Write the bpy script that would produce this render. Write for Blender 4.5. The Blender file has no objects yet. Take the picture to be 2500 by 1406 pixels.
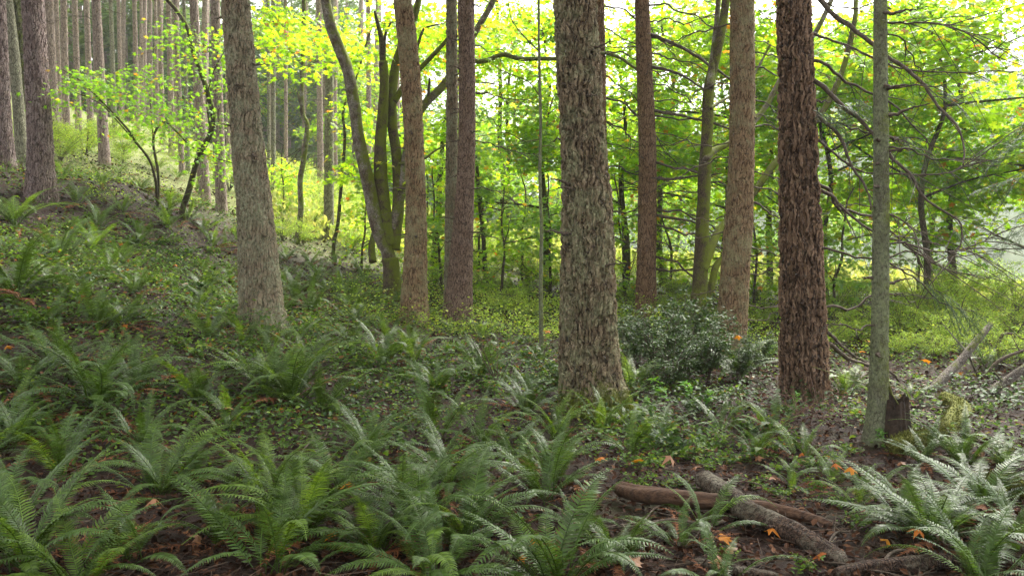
import bpy, math, random
import numpy as np

rng = np.random.default_rng(11)
random.seed(5)
scene = bpy.context.scene
COL = scene.collection
PI = math.pi

# ------------------------------------------------------------------ camera model
F, HV, EYE = 1960.0, 620.0, 1.6          # focal length and horizon in photo pixels, eye height


def P(u, v, d):
    return np.array([(u - 1250.0) / F * d, d, EYE + (HV - v) / F * d])


def proj(p):
    return 1250 + F * p[0] / p[1], HV - F * (p[2] - EYE) / p[1]


# ------------------------------------------------------------------ smooth noise (numpy)
_H = rng.random((256, 256))


def vnoise(x, y):
    x = np.asarray(x, float); y = np.asarray(y, float)
    xi = np.floor(x).astype(int); yi = np.floor(y).astype(int)
    fx = x - xi; fy = y - yi
    fx = fx * fx * (3 - 2 * fx); fy = fy * fy * (3 - 2 * fy)
    a = _H[xi & 255, yi & 255]; b = _H[(xi + 1) & 255, yi & 255]
    c = _H[xi & 255, (yi + 1) & 255]; e = _H[(xi + 1) & 255, (yi + 1) & 255]
    return (a * (1 - fx) + b * fx) * (1 - fy) + (c * (1 - fx) + e * fx) * fy


def fbm(x, y, o=3):
    s = 0; a = 1; t = 0
    for i in range(o):
        s = s + a * vnoise(x * 2 ** i + 17 * i, y * 2 ** i + 5 * i); t += a; a *= .5
    return s / t


def sstep(a, b, x):
    t = np.clip((np.asarray(x, float) - a) / (b - a), 0, 1)
    return t * t * (3 - 2 * t)


# ------------------------------------------------------------------ terrain
_cp = [P(*c) for c in [
    (1440, 1000, 8.2), (1965, 975, 9.0), (2137, 1088, 6.8), (1785, 862, 13), (1698, 812, 15), (1575, 778, 17),
    (1118, 788, 15), (1010, 788, 14), (640, 803, 11), (100, 487, 17), (20, 415, 19), (57, 400, 22), (535, 515, 23),
    (488, 490, 27), (725, 595, 24), (800, 582, 26), (955, 725, 17), (448, 533, 19), (385, 500, 19), (256, 405, 27),
    (193, 352, 40), (163, 360, 34), (1225, 625, 28), (1322, 865, 11.5), (350, 405, 30), (2450, 860, 12),
    (2300, 900, 11), (1900, 860, 14), (0, 700, 9.5), (0, 900, 7.2), (300, 700, 12), (600, 650, 19),
    (1250, 720, 20), (2100, 760, 18), (2400, 740, 22), (430, 345, 50), (30, 345, 40)]]
_cp += [np.array(c, float) for c in [
    (0, 0, 0), (-3, 0, .1), (3, 0, 0), (0, 4, 0), (-2.6, 4, .05), (2.6, 4, 0), (-8, 1, .6), (8, 1, -.1), (0, -15, -.2), (-15, -10, 2), (15, -10, -.4),
    (-3.4, 5.6, .1), (3.4, 5.6, .03), (-14, 9, 2.6), (12, 6, -.2), (-30, 20, 8.5), (0, 40, 1.8), (12, 40, -.2), (26, 40, -1.2), (40, 15, -1.5),
    (-25, 60, 10.5), (-45, 50, 15), (5, 70, .5), (30, 70, -1.5), (55, 60, -2), (-50, 5, 12), (-60, 90, 17), (0, 100, 0), (60, 110, -2)]]
_cp = np.array(_cp)


def _k(r2):
    return np.where(r2 > 1e-12, .5 * r2 * np.log(np.maximum(r2, 1e-12)), 0)


_n = len(_cp)
_A = np.zeros((_n + 3, _n + 3))
_d2 = ((_cp[:, None, :2] - _cp[None, :, :2]) ** 2).sum(2)
_A[:_n, :_n] = _k(_d2) + np.eye(_n) * .6
_A[:_n, _n] = 1; _A[:_n, _n + 1:] = _cp[:, :2]
_A[_n, :_n] = 1; _A[_n + 1:, :_n] = _cp[:, :2].T
_W = np.linalg.solve(_A, np.concatenate([_cp[:, 2], np.zeros(3)]))


def gz(x, y):
    x = np.asarray(x, float); y = np.asarray(y, float)
    sh = np.broadcast(x, y).shape
    xf = np.broadcast_to(x, sh).ravel(); yf = np.broadcast_to(y, sh).ravel()
    out = np.empty(xf.shape)
    for s in range(0, len(xf), 20000):
        e = s + 20000
        r2 = (xf[s:e, None] - _cp[None, :, 0]) ** 2 + (yf[s:e, None] - _cp[None, :, 1]) ** 2
        out[s:e] = _k(r2) @ _W[:_n] + _W[_n] + _W[_n + 1] * xf[s:e] + _W[_n + 2] * yf[s:e]
    r = np.hypot(xf, yf - 20)
    far = -2 + 20 * sstep(-5, -60, xf)
    w = sstep(60, 110, r)
    out = out * (1 - w) + far * w
    out += (fbm(xf * .9, yf * .9, 3) - .5) * .16 + (fbm(xf * 4 + 40, yf * 4, 2) - .5) * .06
    return out.reshape(sh) if sh else float(out[0])


def hit(u, v):
    ds = np.concatenate([np.arange(2.5, 14, .04), np.arange(14, 60, .15)])
    x = (u - 1250) / F * ds; z = EYE + (HV - v) / F * ds
    g = gz(x, ds)
    k = np.nonzero(g >= z)[0]
    d = ds[k[0]] if len(k) else 60.0
    return np.array([(u - 1250) / F * d, d, float(gz((u - 1250) / F * d, d))])


# ------------------------------------------------------------------ mesh helpers
class MB:
    def __init__(self):
        self.v = []; self.f = []; self.n = 0

    def add(self, verts, faces):
        verts = np.asarray(verts, float)
        self.v.append(verts); self.f.append([np.asarray(f) + self.n for f in faces] if isinstance(faces, list) else [faces + self.n])
        self.n += len(verts)

    def tube(self, path, rad, seg=8, cap=True, wob=0.0):
        path = np.asarray(path, float); rad = np.broadcast_to(np.asarray(rad, float), (len(path),))
        t = np.gradient(path, axis=0); t /= np.linalg.norm(t, axis=1)[:, None] + 1e-9
        up = np.array([0, 0, 1.0]) if abs(t[0][2]) < .9 else np.array([0, 1.0, 0])
        nrm = np.cross(t[0], up); nrm /= np.linalg.norm(nrm)
        N = []
        for i in range(len(path)):
            nrm = nrm - t[i] * (nrm @ t[i]); nrm = nrm / (np.linalg.norm(nrm) + 1e-9); N.append(nrm)
        N = np.array(N); B = np.cross(t, N)
        a = np.linspace(0, 2 * PI, seg, endpoint=False)
        R = rad[:, None] * np.ones(seg)[None]
        if wob:
            ph = rng.random() * 50
            s = np.cumsum(np.r_[0, np.linalg.norm(np.diff(path, axis=0), axis=1)])
            R = R * (1 + wob * 2 * (fbm(ph + np.cos(a)[None] * 1.3 + s[:, None] * 1.5, ph + np.sin(a)[None] * 1.3 + s[:, None] * .9, 2) - .5))
        ring = path[:, None] + R[:, :, None] * (np.cos(a)[None, :, None] * N[:, None] + np.sin(a)[None, :, None] * B[:, None])
        V = ring.reshape(-1, 3)
        i = np.arange(len(path) - 1)[:, None] * seg; j = np.arange(seg)[None]; j2 = (j + 1) % seg
        q = np.stack([i + j, i + j2, i + seg + j2, i + seg + j], -1).reshape(-1, 4)
        fs = [q]
        if cap:
            V = np.vstack([V, path[0], path[-1]])
            c0 = len(V) - 2; c1 = len(V) - 1; L = (len(path) - 1) * seg
            jj = np.arange(seg); k = (jj + 1) % seg
            fs.append(np.stack([k, jj, np.full(seg, c0)], -1)); fs.append(np.stack([L + jj, L + k, np.full(seg, c1)], -1))
        self.add(V, fs)

    def scatter(self, tv, tf, pos, rot, scl):
        """copies of one small template: pos (n,3), rot (n,3,3), scl (n,)"""
        n = len(pos); m = len(tv)
        V = np.einsum('nij,mj->nmi', rot, tv) * np.reshape(scl, (n, 1, 1)) + pos[:, None]
        fs = [(f[None] + (np.arange(n) * m)[:, None, None]).reshape(-1, f.shape[1]) for f in tf]
        self.add(V.reshape(-1, 3), fs)

    def mesh(self, name, mat, smooth=True):
        V = np.concatenate(self.v)
        fl = [f for g in self.f for f in g if len(f)]
        cnt = np.concatenate([np.full(len(f), f.shape[1]) for f in fl]); idx = np.concatenate([f.ravel() for f in fl])
        me = bpy.data.meshes.new(name)
        me.vertices.add(len(V)); me.vertices.foreach_set('co', V.astype(np.float32).ravel())
        me.loops.add(len(idx)); me.loops.foreach_set('vertex_index', idx.astype(np.int32))
        me.polygons.add(len(cnt))
        me.polygons.foreach_set('loop_start', np.r_[0, np.cumsum(cnt)[:-1]].astype(np.int32))
        me.polygons.foreach_set('loop_total', cnt.astype(np.int32))
        me.polygons.foreach_set('use_smooth', np.full(len(cnt), smooth))
        me.update(calc_edges=True)
        me.validate()
        if mat is not None: me.materials.append(mat)
        return me


def link(name, data, parent=None, loc=(0, 0, 0), rot=(0, 0, 0), scl=1.0):
    o = bpy.data.objects.new(name, data)
    o.location = loc; o.rotation_euler = rot
    o.scale = (scl,) * 3 if np.isscalar(scl) else scl
    COL.objects.link(o)
    if parent is not None: o.parent = parent
    return o


def tag(o, label=None, cat=None, group=None, kind=None):
    if label: o['label'] = label
    if cat: o['category'] = cat
    if group: o['group'] = group
    if kind: o['kind'] = kind
    return o


def rotm(az, el=0, roll=0):
    """frames: x axis along heading az with pitch el, rolled"""
    az, el, roll = np.broadcast_arrays(np.asarray(az, float), np.asarray(el, float), np.asarray(roll, float))
    ca, sa, ce, se, cr, sr = np.cos(az), np.sin(az), np.cos(el), np.sin(el), np.cos(roll), np.sin(roll)
    X = np.stack([ca * ce, sa * ce, se], -1)
    Y = np.stack([-sa, ca, 0 * ca], -1)
    Z = np.cross(X, Y)
    Y2 = Y * cr[..., None] + Z * sr[..., None]; Z2 = -Y * sr[..., None] + Z * cr[..., None]
    return np.stack([X, Y2, Z2], -1)


def smooth_path(pts, step):
    """Catmull-Rom through rows of numbers (xyz + extra columns), resampled about every step metres"""
    p = np.asarray(pts, float)
    if len(p) == 2:
        n = max(2, int(np.linalg.norm(p[1, :3] - p[0, :3]) / step) + 1)
        return p[0] + (p[1] - p[0]) * np.linspace(0, 1, n)[:, None]
    q = np.vstack([2 * p[0] - p[1], p, 2 * p[-1] - p[-2]])
    out = []
    for i in range(1, len(q) - 2):
        n = max(1, int(np.linalg.norm(q[i + 1, :3] - q[i, :3]) / step))
        t = (np.arange(n) / n)[:, None]
        out.append(.5 * (2 * q[i] + (q[i + 1] - q[i - 1]) * t + (2 * q[i - 1] - 5 * q[i] + 4 * q[i + 1] - q[i + 2]) * t ** 2 + (3 * q[i] - 3 * q[i + 1] + q[i + 2] - q[i - 1]) * t ** 3))
    out.append(p[-1:])
    return np.vstack(out)


# ------------------------------------------------------------------ materials
class NT:
    def __init__(self, name):
        self.m = bpy.data.materials.new(name); self.m.use_nodes = True
        self.t = self.m.node_tree; self.t.nodes.clear()
        self.out = self.t.nodes.new('ShaderNodeOutputMaterial')

    def n(self, ty, ins=None, **kw):
        nd = self.t.nodes.new('ShaderNode' + ty)
        for k, v in kw.items(): setattr(nd, k, v)
        for k, v in (ins or {}).items(): self.set(nd, k, v)
        return nd

    def set(self, nd, k, v):
        s = nd.inputs[k]
        if isinstance(v, bpy.types.NodeSocket): self.t.links.new(v, s)
        elif hasattr(v, 'outputs'): self.t.links.new(v.outputs[0], s)
        else: s.default_value = (*v, 1) if isinstance(v, tuple) and len(v) == 3 and s.type == 'RGBA' else v

    def ramp(self, fac, stops, interp='LINEAR'):
        nd = self.n('ValToRGB', {0: fac}); cr = nd.color_ramp; cr.interpolation = interp
        while len(cr.elements) < len(stops): cr.elements.new(.5)
        for e, (p, c) in zip(cr.elements, stops):
            e.position = p; e.color = (*c, 1) if isinstance(c, tuple) else (c, c, c, 1)
        return nd.outputs[0]

    def math(self, op, a, b=0.0, clamp=False):
        return self.n('Math', {0: a, 1: b}, operation=op, use_clamp=clamp).outputs[0]

    def mix(self, fac, a, b, blend='MIX'):
        nd = self.n('Mix', data_type='RGBA', blend_type=blend)
        self.set(nd, 0, fac); self.set(nd, 6, a); self.set(nd, 7, b)
        return nd.outputs[2]

    def coords(self, scale, obj=True):
        tc = self.n('TexCoord')
        return self.n('Mapping', {0: tc.outputs['Object'], 3: scale}).outputs[0]

    def noise(self, vec, scale, detail=4, rough=.55):
        return self.n('TexNoise', {'Vector': vec, 'Scale': scale, 'Detail': detail, 'Roughness': rough}).outputs[0]


def bark(name, plate, plate2, furrow, sc=12, zs=.28, depth=.02, lichen=None, lam=.4, moss=0.0, disp=True, vein=.11, dim=1.02):
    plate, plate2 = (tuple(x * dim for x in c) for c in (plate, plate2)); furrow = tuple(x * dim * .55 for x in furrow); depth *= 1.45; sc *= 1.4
    if lichen: lichen = tuple(x * (dim + .1) for x in lichen)
    N = NT(name)
    tc = N.n('TexCoord').outputs['Object']
    warp = N.n('TexNoise', {'Vector': tc, 'Scale': 5.0, 'Detail': 3.0}).outputs[1]
    w2 = N.n('VectorMath', {0: warp, 1: (.5, .5, .5)}, operation='SUBTRACT').outputs[0]
    w3 = N.n('VectorMath', {0: w2, 'Scale': .13}, operation='SCALE').outputs[0]
    v0 = N.n('VectorMath', {0: tc, 1: w3}, operation='ADD').outputs[0]
    def ridge(k, st, lo, hi):
        nn = N.n('TexNoise', {'Vector': N.n('Mapping', {0: v0, 3: (k, k, k * st)}).outputs[0], 'Scale': 1.0, 'Detail': 1.5, 'Roughness': .45}).outputs[0]
        return N.n('MapRange', {0: N.math('ABSOLUTE', N.math('SUBTRACT', nn, .5)), 1: lo, 2: hi}, interpolation_type='SMOOTHSTEP').outputs[0]
    v3 = N.n('Mapping', {0: v0, 3: (sc * 1.15, sc * 1.15, sc * zs * .62)}).outputs[0]
    e1 = N.n('TexVoronoi', {'Vector': v3, 'Scale': 1.0, 'Randomness': 1.0}, feature='DISTANCE_TO_EDGE').outputs[0]
    f0 = N.n('MapRange', {0: e1, 1: 0.0, 2: vein * 1.6}, interpolation_type='SMOOTHSTEP').outputs[0]
    f1 = N.math('MULTIPLY', f0, N.math('ADD', N.math('MULTIPLY', ridge(sc * .9, zs * .5, .0, .09), .6), .4))
    f2 = ridge(sc * 2.1, zs * .9, .0, .07)
    v2 = N.n('Mapping', {0: v0, 3: (sc * 1.6, sc * 1.6, sc * zs * 1.7)}).outputs[0]
    e2 = N.n('TexVoronoi', {'Vector': v2, 'Scale': 1.0}, feature='DISTANCE_TO_EDGE').outputs[0]
    f3 = N.n('MapRange', {0: e2, 1: 0.0, 2: .12}, interpolation_type='SMOOTHSTEP').outputs[0]
    fine = N.noise(N.n('Mapping', {0: tc, 3: (1, 1, .35)}).outputs[0], 75.0, 4, .65)
    med = N.noise(tc, 7.0, 4, .6)
    h = N.math('ADD', N.math('ADD', N.math('MULTIPLY', f1, .5), N.math('MULTIPLY', f3, .12)), N.math('ADD', N.math('MULTIPLY', f2, .22), N.math('MULTIPLY', fine, .2)))
    c = N.mix(N.ramp(med, [(.35, 0.0), (.65, 1.0)]), plate, plate2)
    c = N.mix(N.ramp(fine, [(.3, .55), (.62, 0.0)]), c, furrow)
    c = N.mix(N.ramp(h, [(.28, 1.0), (.72, 0.0)]), c, furrow)
    if lichen:
        ln = N.noise(tc, 3.2, 6, .7)
        lm = N.math('MULTIPLY', N.ramp(ln, [(.5 - lam * .25, 0.0), (.60, 1.0)]), N.ramp(N.noise(tc, 38.0, 3, .7), [(.36, .15), (.6, .9)]))
        c = N.mix(lm, c, lichen)
    if moss:
        z = N.n('SeparateXYZ', {0: tc}).outputs[2]
        nz = N.noise(tc, 4.5, 5, .65)
        gx = N.n('SeparateXYZ', {0: N.n('NewGeometry').outputs['Normal']}).outputs
        up = N.math('MULTIPLY', gx[2], .22)
        side = N.math('MULTIPLY', gx[0], .16)
        if moss < 0:      # only round the foot
            base = N.math('MULTIPLY', N.n('MapRange', {0: z, 1: .05, 2: -moss, 3: .62, 4: 0.0}).outputs[0], 1.0)
            mm = N.ramp(N.math('ADD', nz, N.math('ADD', base, side)), [(.86, 0.0), (1.0, 1.0)])
        else:
            mm = N.ramp(N.math('ADD', N.math('ADD', nz, up), side), [(.66 - moss * .3, 0.0), (.78 - moss * .3, 1.0)])
        mc = N.mix(N.noise(tc, 60.0, 3, .7), (.04, .058, .004), (.18, .21, .016))
        c = N.mix(mm, c, mc)
        h = N.math('ADD', h, N.math('MULTIPLY', mm, N.math('MULTIPLY', N.noise(tc, 110.0, 3, .7), .7)))
    b = N.n('BsdfPrincipled', {'Base Color': c, 'Roughness': .85, 'Specular IOR Level': .25})
    if disp:
        d = N.n('Displacement', {'Height': h, 'Midlevel': .8, 'Scale': depth})
        N.t.links.new(d.outputs[0], N.out.inputs[2]); N.m.displacement_method = 'BOTH'
    else:
        bp = N.n('Bump', {'Height': h, 'Strength': .9, 'Distance': depth})
        N.t.links.new(bp.outputs[0], b.inputs['Normal'])
    N.t.links.new(b.outputs[0], N.out.inputs[0])
    return N.m


def leaf(name, stops, rough=.45, spec=.5, trans=.4, tcol=1.5, big=(1.0, .6), tint=None):
    N = NT(name)
    g = N.n('NewGeometry'); oi = N.n('ObjectInfo')
    r = N.math('FRACT', N.math('ADD', g.outputs['Random Per Island'], oi.outputs['Random']))
    c = N.ramp(r, stops)
    tc = N.n('TexCoord').outputs['Object']
    ln = N.noise(tc, big[0], 3, .6)
    c = N.mix(N.ramp(ln, [(.3, big[1]), (.7, 0.0)]), c, N.mix(1.0, c, tint or (.72, .85, .7), 'MULTIPLY'))
    b = N.n('BsdfPrincipled', {'Base Color': c, 'Roughness': rough, 'Specular IOR Level': spec})
    if trans:
        t = N.n('BsdfTranslucent', {0: N.mix(1.0, c, (tcol * 1.05, tcol, tcol * .5), 'MULTIPLY')})
        mx = N.n('MixShader', {0: trans}); N.set(mx, 1, b.outputs[0]); N.set(mx, 2, t.outputs[0])
        N.t.links.new(mx.outputs[0], N.out.inputs[0])
    else:
        N.t.links.new(b.outputs[0], N.out.inputs[0])
    return N.m


def plain(name, c1, c2, scale=20, rough=.85, stretch=(1, 1, 1), bump=.4):
    N = NT(name)
    v = N.coords(stretch)
    n1 = N.noise(v, scale, 5, .65)
    c = N.mix(N.ramp(n1, [(.35, 0.0), (.65, 1.0)]), c1, c2)
    b = N.n('BsdfPrincipled', {'Base Color': c, 'Roughness': rough, 'Specular IOR Level': .3})
    bp = N.n('Bump', {'Height': n1, 'Strength': bump, 'Distance': .02}); N.t.links.new(bp.outputs[0], b.inputs['Normal'])
    N.t.links.new(b.outputs[0], N.out.inputs[0])
    return N.m


M = {}
M['bark_grey'] = bark('bark_grey', (.31, .235, .16), (.23, .17, .11), (.06, .04, .025), 13, .3, .03, (.25, .27, .17), .5)
M['bark_big'] = bark('bark_big', (.29, .225, .145), (.18, .13, .075), (.04, .024, .014), 12, .27, .045, (.24, .25, .14), .25, moss=-.55)
M['bark_red'] = bark('bark_red', (.31, .205, .13), (.2, .125, .078), (.04, .021, .014), 11, .2, .055, vein=.12)
M['bark_purple'] = bark('bark_purple', (.33, .26, .24), (.22, .155, .14), (.06, .035, .028), 13, .22, .035)
M['bark_tan'] = bark('bark_tan', (.38, .26, .145), (.27, .175, .095), (.07, .035, .018), 15, .3, .025, (.25, .24, .13), .2)
M['bark_mauve'] = bark('bark_mauve', (.31, .22, .165), (.22, .145, .10), (.055, .032, .024), 20, .32, .016)
M['bark_brown'] = bark('bark_brown', (.35, .225, .135), (.25, .15, .085), (.06, .03, .018), 18, .3, .02)
M['bark_slim'] = bark('bark_slim', (.17, .165, .12), (.11, .10, .07), (.045, .035, .024), 34, .5, .008, (.21, .245, .13), .8, moss=.13)
M['bark_far'] = bark('bark_far', (.34, .27, .235), (.27, .205, .17), (.10, .065, .05), 14, .2, .03, disp=False, dim=1.5)  # dim raised: sky light and haze on far trunks painted into the bark
M['bark_farg'] = bark('bark_farg', (.30, .29, .20), (.22, .21, .14), (.08, .07, .045), 16, .3, .03, disp=False, dim=1.35)  # lifted likewise, light and haze in the colour
M['bark_ivy'] = bark('bark_ivy', (.2, .19, .12), (.12, .12, .06), (.05, .045, .03), 12, .5, .07, moss=.25)
M['maple_bark'] = bark('maple_bark', (.13, .095, .065), (.08, .058, .036), (.04, .026, .018), 24, .5, .004, moss=.72)
M['maple_bark2'] = bark('maple_bark2', (.17, .125, .09), (.10, .075, .05), (.04, .026, .018), 24, .5, .004, (.3, .28, .24), .3, moss=.5)
M['maple_dark'] = bark('maple_dark', (.15, .125, .08), (.09, .075, .045), (.03, .024, .016), 22, .5, .012, moss=.22, disp=False)
M['vine_bark'] = bark('vine_bark', (.13, .10, .07), (.08, .065, .04), (.04, .03, .02), 30, .5, .006, moss=.25, disp=False)
M['branch'] = plain('branch_bark', (.045, .034, .024), (.12, .092, .065), 30)
M['branch_moss'] = plain('branch_moss', (.06, .07, .012), (.16, .17, .05), 25)
M['log'] = bark('log_bark', (.19, .115, .075), (.10, .06, .04), (.03, .018, .012), 26, .7, .014, (.3, .27, .2), .1, disp=False, dim=.62)
M['log_tan'] = plain('log_tan', (.115, .062, .036), (.04, .022, .013), 26, stretch=(.4, 1.6, 1.6), bump=.9)
M['log_grey'] = bark('log_grey', (.3, .27, .23), (.2, .17, .14), (.08, .06, .05), 24, 1.0, .01, moss=.25, disp=False)
M['moss'] = plain('moss', (.045, .055, .008), (.19, .2, .035), 45, .95, bump=1.0)
M['rot'] = plain('rotten_wood', (.014, .009, .006), (.05, .032, .02), 18, bump=1.0)
M['cut'] = plain('cut_wood', (.3, .2, .12), (.2, .12, .07), 30)
M['rachis'] = plain('rachis', (.16, .12, .05), (.10, .10, .03), 20)
G1, G2, G3 = (.029, .056, .005), (.046, .086, .007), (.08, .138, .010)
M['frond'] = leaf('frond', [(0, G1), (.5, G2), (.85, (.06, .115, .026)), (1, G3)], .4, .33, .28, 2.2, (1.2, .4))
M['frond_light'] = leaf('frond_light', [(0, G2), (.5, G3), (1, (.13, .21, .03))], .42, .35, .4, 2.2, (1.2, .4))
M['frond_dead'] = leaf('frond_dead', [(0, (.10, .032, .012)), (.6, (.19, .062, .022)), (1, (.28, .115, .045))], .7, .3, .15, 1.4)
M['litter'] = leaf('litter', [(0, (.014, .007, .004)), (.4, (.035, .015, .008)), (.7, (.07, .03, .014)), (.9, (.11, .05, .024)), (1, (.19, .10, .055))], .65, .12, 0, 1, (.7, .5), (.6, .5, .45))
M['twig'] = leaf('twig', [(0, (.03, .018, .013)), (.6, (.07, .045, .033)), (1, (.14, .095, .07))], .8, .15, 0)
M['cover'] = leaf('cover', [(0, (.036, .08, .010)), (.5, (.07, .135, .016)), (.8, (.12, .2, .025)), (.93, (.19, .26, .035)), (.96, (.2, .09, .03)), (1, (.14, .06, .025))], .5, .25, .4, 1.9, (.5, .6))
M['cover_dark'] = leaf('cover_dark', [(0, (.02, .048, .010)), (.6, (.038, .08, .016)), (.93, (.065, .12, .02)), (1, (.12, .05, .025))], .5, .28, .25, 1.8, (.9, .4))
M['seedling'] = leaf('seedling', [(0, (.07, .2, .025)), (.6, (.12, .28, .03)), (1, (.2, .36, .05))], .4, .5, .4, 1.6)
MG = [(0, (.11, .21, .012)), (.35, (.18, .31, .016)), (.7, (.25, .38, .02)), (.9, (.36, .42, .025)), (.955, (.40, .34, .04)), (.975, (.45, .2, .03)), (1, (.36, .12, .03))]
M['maple_leaf'] = leaf('maple_leaf', MG, .42, .35, .62, 2.1, (.35, .6), (.66, .82, .7))
M['maple_leaf_pale'] = leaf('maple_leaf_pale', [(0, (.10, .2, .045)), (.5, (.16, .28, .06)), (.95, (.24, .34, .07)), (1, (.4, .3, .06))], .42, .4, .6, 2.0, (.35, .5))  # paler, bluer green: sky reflection and distance haze put into the leaf colour
M['vine_leaf'] = leaf('vine_leaf', [(0, (.13, .28, .025)), (.5, (.19, .37, .03)), (.93, (.27, .42, .04)), (.965, (.45, .36, .05)), (1, (.42, .2, .04))], .42, .4, .55, 1.7, (.6, .4))
M['huckle'] = leaf('huckle', [(0, (.16, .27, .035)), (.5, (.27, .4, .05)), (.9, (.38, .48, .08)), (1, (.4, .38, .08))], .5, .3, .5, 1.6, (.5, .5))
M['huckle_dark'] = leaf('huckle_dark', [(0, (.022, .05, .012)), (.6, (.04, .085, .02)), (1, (.08, .13, .03))], .5, .3, .25, 1.8, (1.5, .5))
M['meadow'] = leaf('meadow', [(0, (.24, .30, .08)), (.5, (.38, .42, .14)), (1, (.48, .44, .2))], .6, .3, .4, 1.4, (.12, .7), (.75, .9, .7))
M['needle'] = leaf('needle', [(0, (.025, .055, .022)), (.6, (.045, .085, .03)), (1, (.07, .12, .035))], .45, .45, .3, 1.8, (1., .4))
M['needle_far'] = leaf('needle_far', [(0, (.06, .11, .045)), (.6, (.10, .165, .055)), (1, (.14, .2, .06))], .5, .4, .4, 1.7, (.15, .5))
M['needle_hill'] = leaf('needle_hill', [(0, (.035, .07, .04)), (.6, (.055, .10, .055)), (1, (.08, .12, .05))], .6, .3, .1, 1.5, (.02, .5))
M['fall_orange'] = leaf('fall_orange', [(0, (.3, .08, .01)), (.5, (.42, .14, .015)), (1, (.48, .22, .02))], .6, .15, .3, 1.3, (8, .3))
M['fall_brown'] = leaf('fall_brown', [(0, (.16, .06, .025)), (.5, (.25, .10, .04)), (1, (.3, .15, .08))], .5, .4, .15, 1.3, (8, .3))

# ------------------------------------------------------------------ ground
g = NT('forest_soil')
tc = g.n('TexCoord').outputs['Object']
n1 = g.noise(tc, 1.1, 5, .6); n2 = g.noise(tc, 14.0, 6, .7); n3 = g.noise(tc, 70.0, 4, .7)
c = g.mix(g.ramp(n2, [(.35, 0.0), (.65, 1.0)]), (.013, .006, .004), (.04, .018, .010))
c = g.mix(g.ramp(n3, [(.5, 0.0), (.75, .6)]), c, (.065, .036, .022))
c = g.mix(g.ramp(n1, [(.52, 0.0), (.66, .45)]), c, (.05, .065, .015))
ys = g.n('SeparateXYZ', {0: tc}).outputs[1]
c = g.mix(g.n('MapRange', {0: ys, 1: 20.0, 2: 32.0, 3: 0.0, 4: .95}).outputs[0], c, g.mix(n2, (.16, .20, .05), (.34, .35, .13)))
b = g.n('BsdfPrincipled', {'Base Color': c, 'Roughness': .8, 'Specular IOR Level': .3})
bp = g.n('Bump', {'Height': g.math('ADD', n2, g.math('MULTIPLY', n3, .5)), 'Strength': .9, 'Distance': .05})
g.t.links.new(bp.outputs[0], b.inputs['Normal']); g.t.links.new(b.outputs[0], g.out.inputs[0])
M['soil'] = g.m


def axis(dense0, dense1, s, m0, m1, s2, far0, far1, s3):
    return np.unique(np.round(np.concatenate([np.arange(far0, m0, s3), np.arange(m0, dense0, s2), np.arange(dense0, dense1, s), np.arange(dense1, m1, s2), np.arange(m1, far1 + 1, s3)]), 4))


def grid_mesh(xs, ys, zf, name, mat):
    X, Y = np.meshgrid(xs, ys)
    V = np.stack([X.ravel(), Y.ravel(), zf(X, Y).ravel()], -1)
    nx = len(xs); i = np.arange(len(ys) - 1)[:, None] * nx; j = np.arange(nx - 1)[None]
    q = np.stack([i + j, i + j + 1, i + nx + j + 1, i + nx + j], -1).reshape(-1, 4)
    mb = MB(); mb.add(V, [q]); return mb.mesh(name, mat)


go = link('ground', grid_mesh(axis(-11, 10, .11, -60, 60, .9, -420, 420, 20), axis(2, 22, .11, -30, 70, .9, -60, 700, 20), gz, 'ground', M['soil']))
tag(go, kind='structure')


def hillz(x, y):
    r = sstep(110, 230, y + .25 * x)
    prof = 46 * sstep(-10, 90, x) + 14 * fbm(x * .02 + 3, y * .012, 3)
    return -6 + r * prof


M['hill'] = plain('hill_soil', (.05, .08, .04), (.10, .13, .06), .08)
hl = link('hills', grid_mesh(np.arange(-200, 420, 10.), np.arange(95, 420, 10.), hillz, 'hills', M['hill']))
tag(hl, kind='structure')

# ------------------------------------------------------------------ templates
_ang = np.radians([-90, -48, -14, 10, 38, 64, 90, 116, 142, 170, 194, 228])
_rad = np.array([.13, .40, .62, .40, .92, .45, 1.05, .45, .92, .40, .62, .40])
_x = _rad * np.sin(_ang) + .13; _y = -_rad * np.cos(_ang)          # tip towards +x, stalk at the origin
MAPLE_V = np.vstack([[.35, 0, .04], np.stack([_x, _y, -.16 * np.abs(_y) - .18 * np.maximum(_x - .4, 0) ** 2], -1)]) * .6
MAPLE_F = [np.array([[0, 1 + i, 1 + (i + 1) % 12] for i in range(12)])]
OVAL_V = np.array([[0, 0, 0], [.35, .27, .05], [.75, .2, .03], [1, 0, -.06], [.75, -.2, .03], [.35, -.27, .05], [.5, 0, -.02]])
OVAL_F = [np.array([[0, 6, 1], [1, 6, 2], [2, 6, 3], [3, 6, 4], [4, 6, 5], [5, 6, 0]])]
DIA_V = np.array([[0, 0, 0], [.5, .26, .04], [1, 0, 0], [.5, -.26, .04]])
DIA_F = [np.array([[0, 1, 2, 3]])]


def rnd_rot(n, tilt=.5, az=None):
    az = rng.random(n) * 2 * PI if az is None else az
    return rotm(az, rng.normal(0, tilt, n), rng.normal(0, tilt, n))


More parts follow.
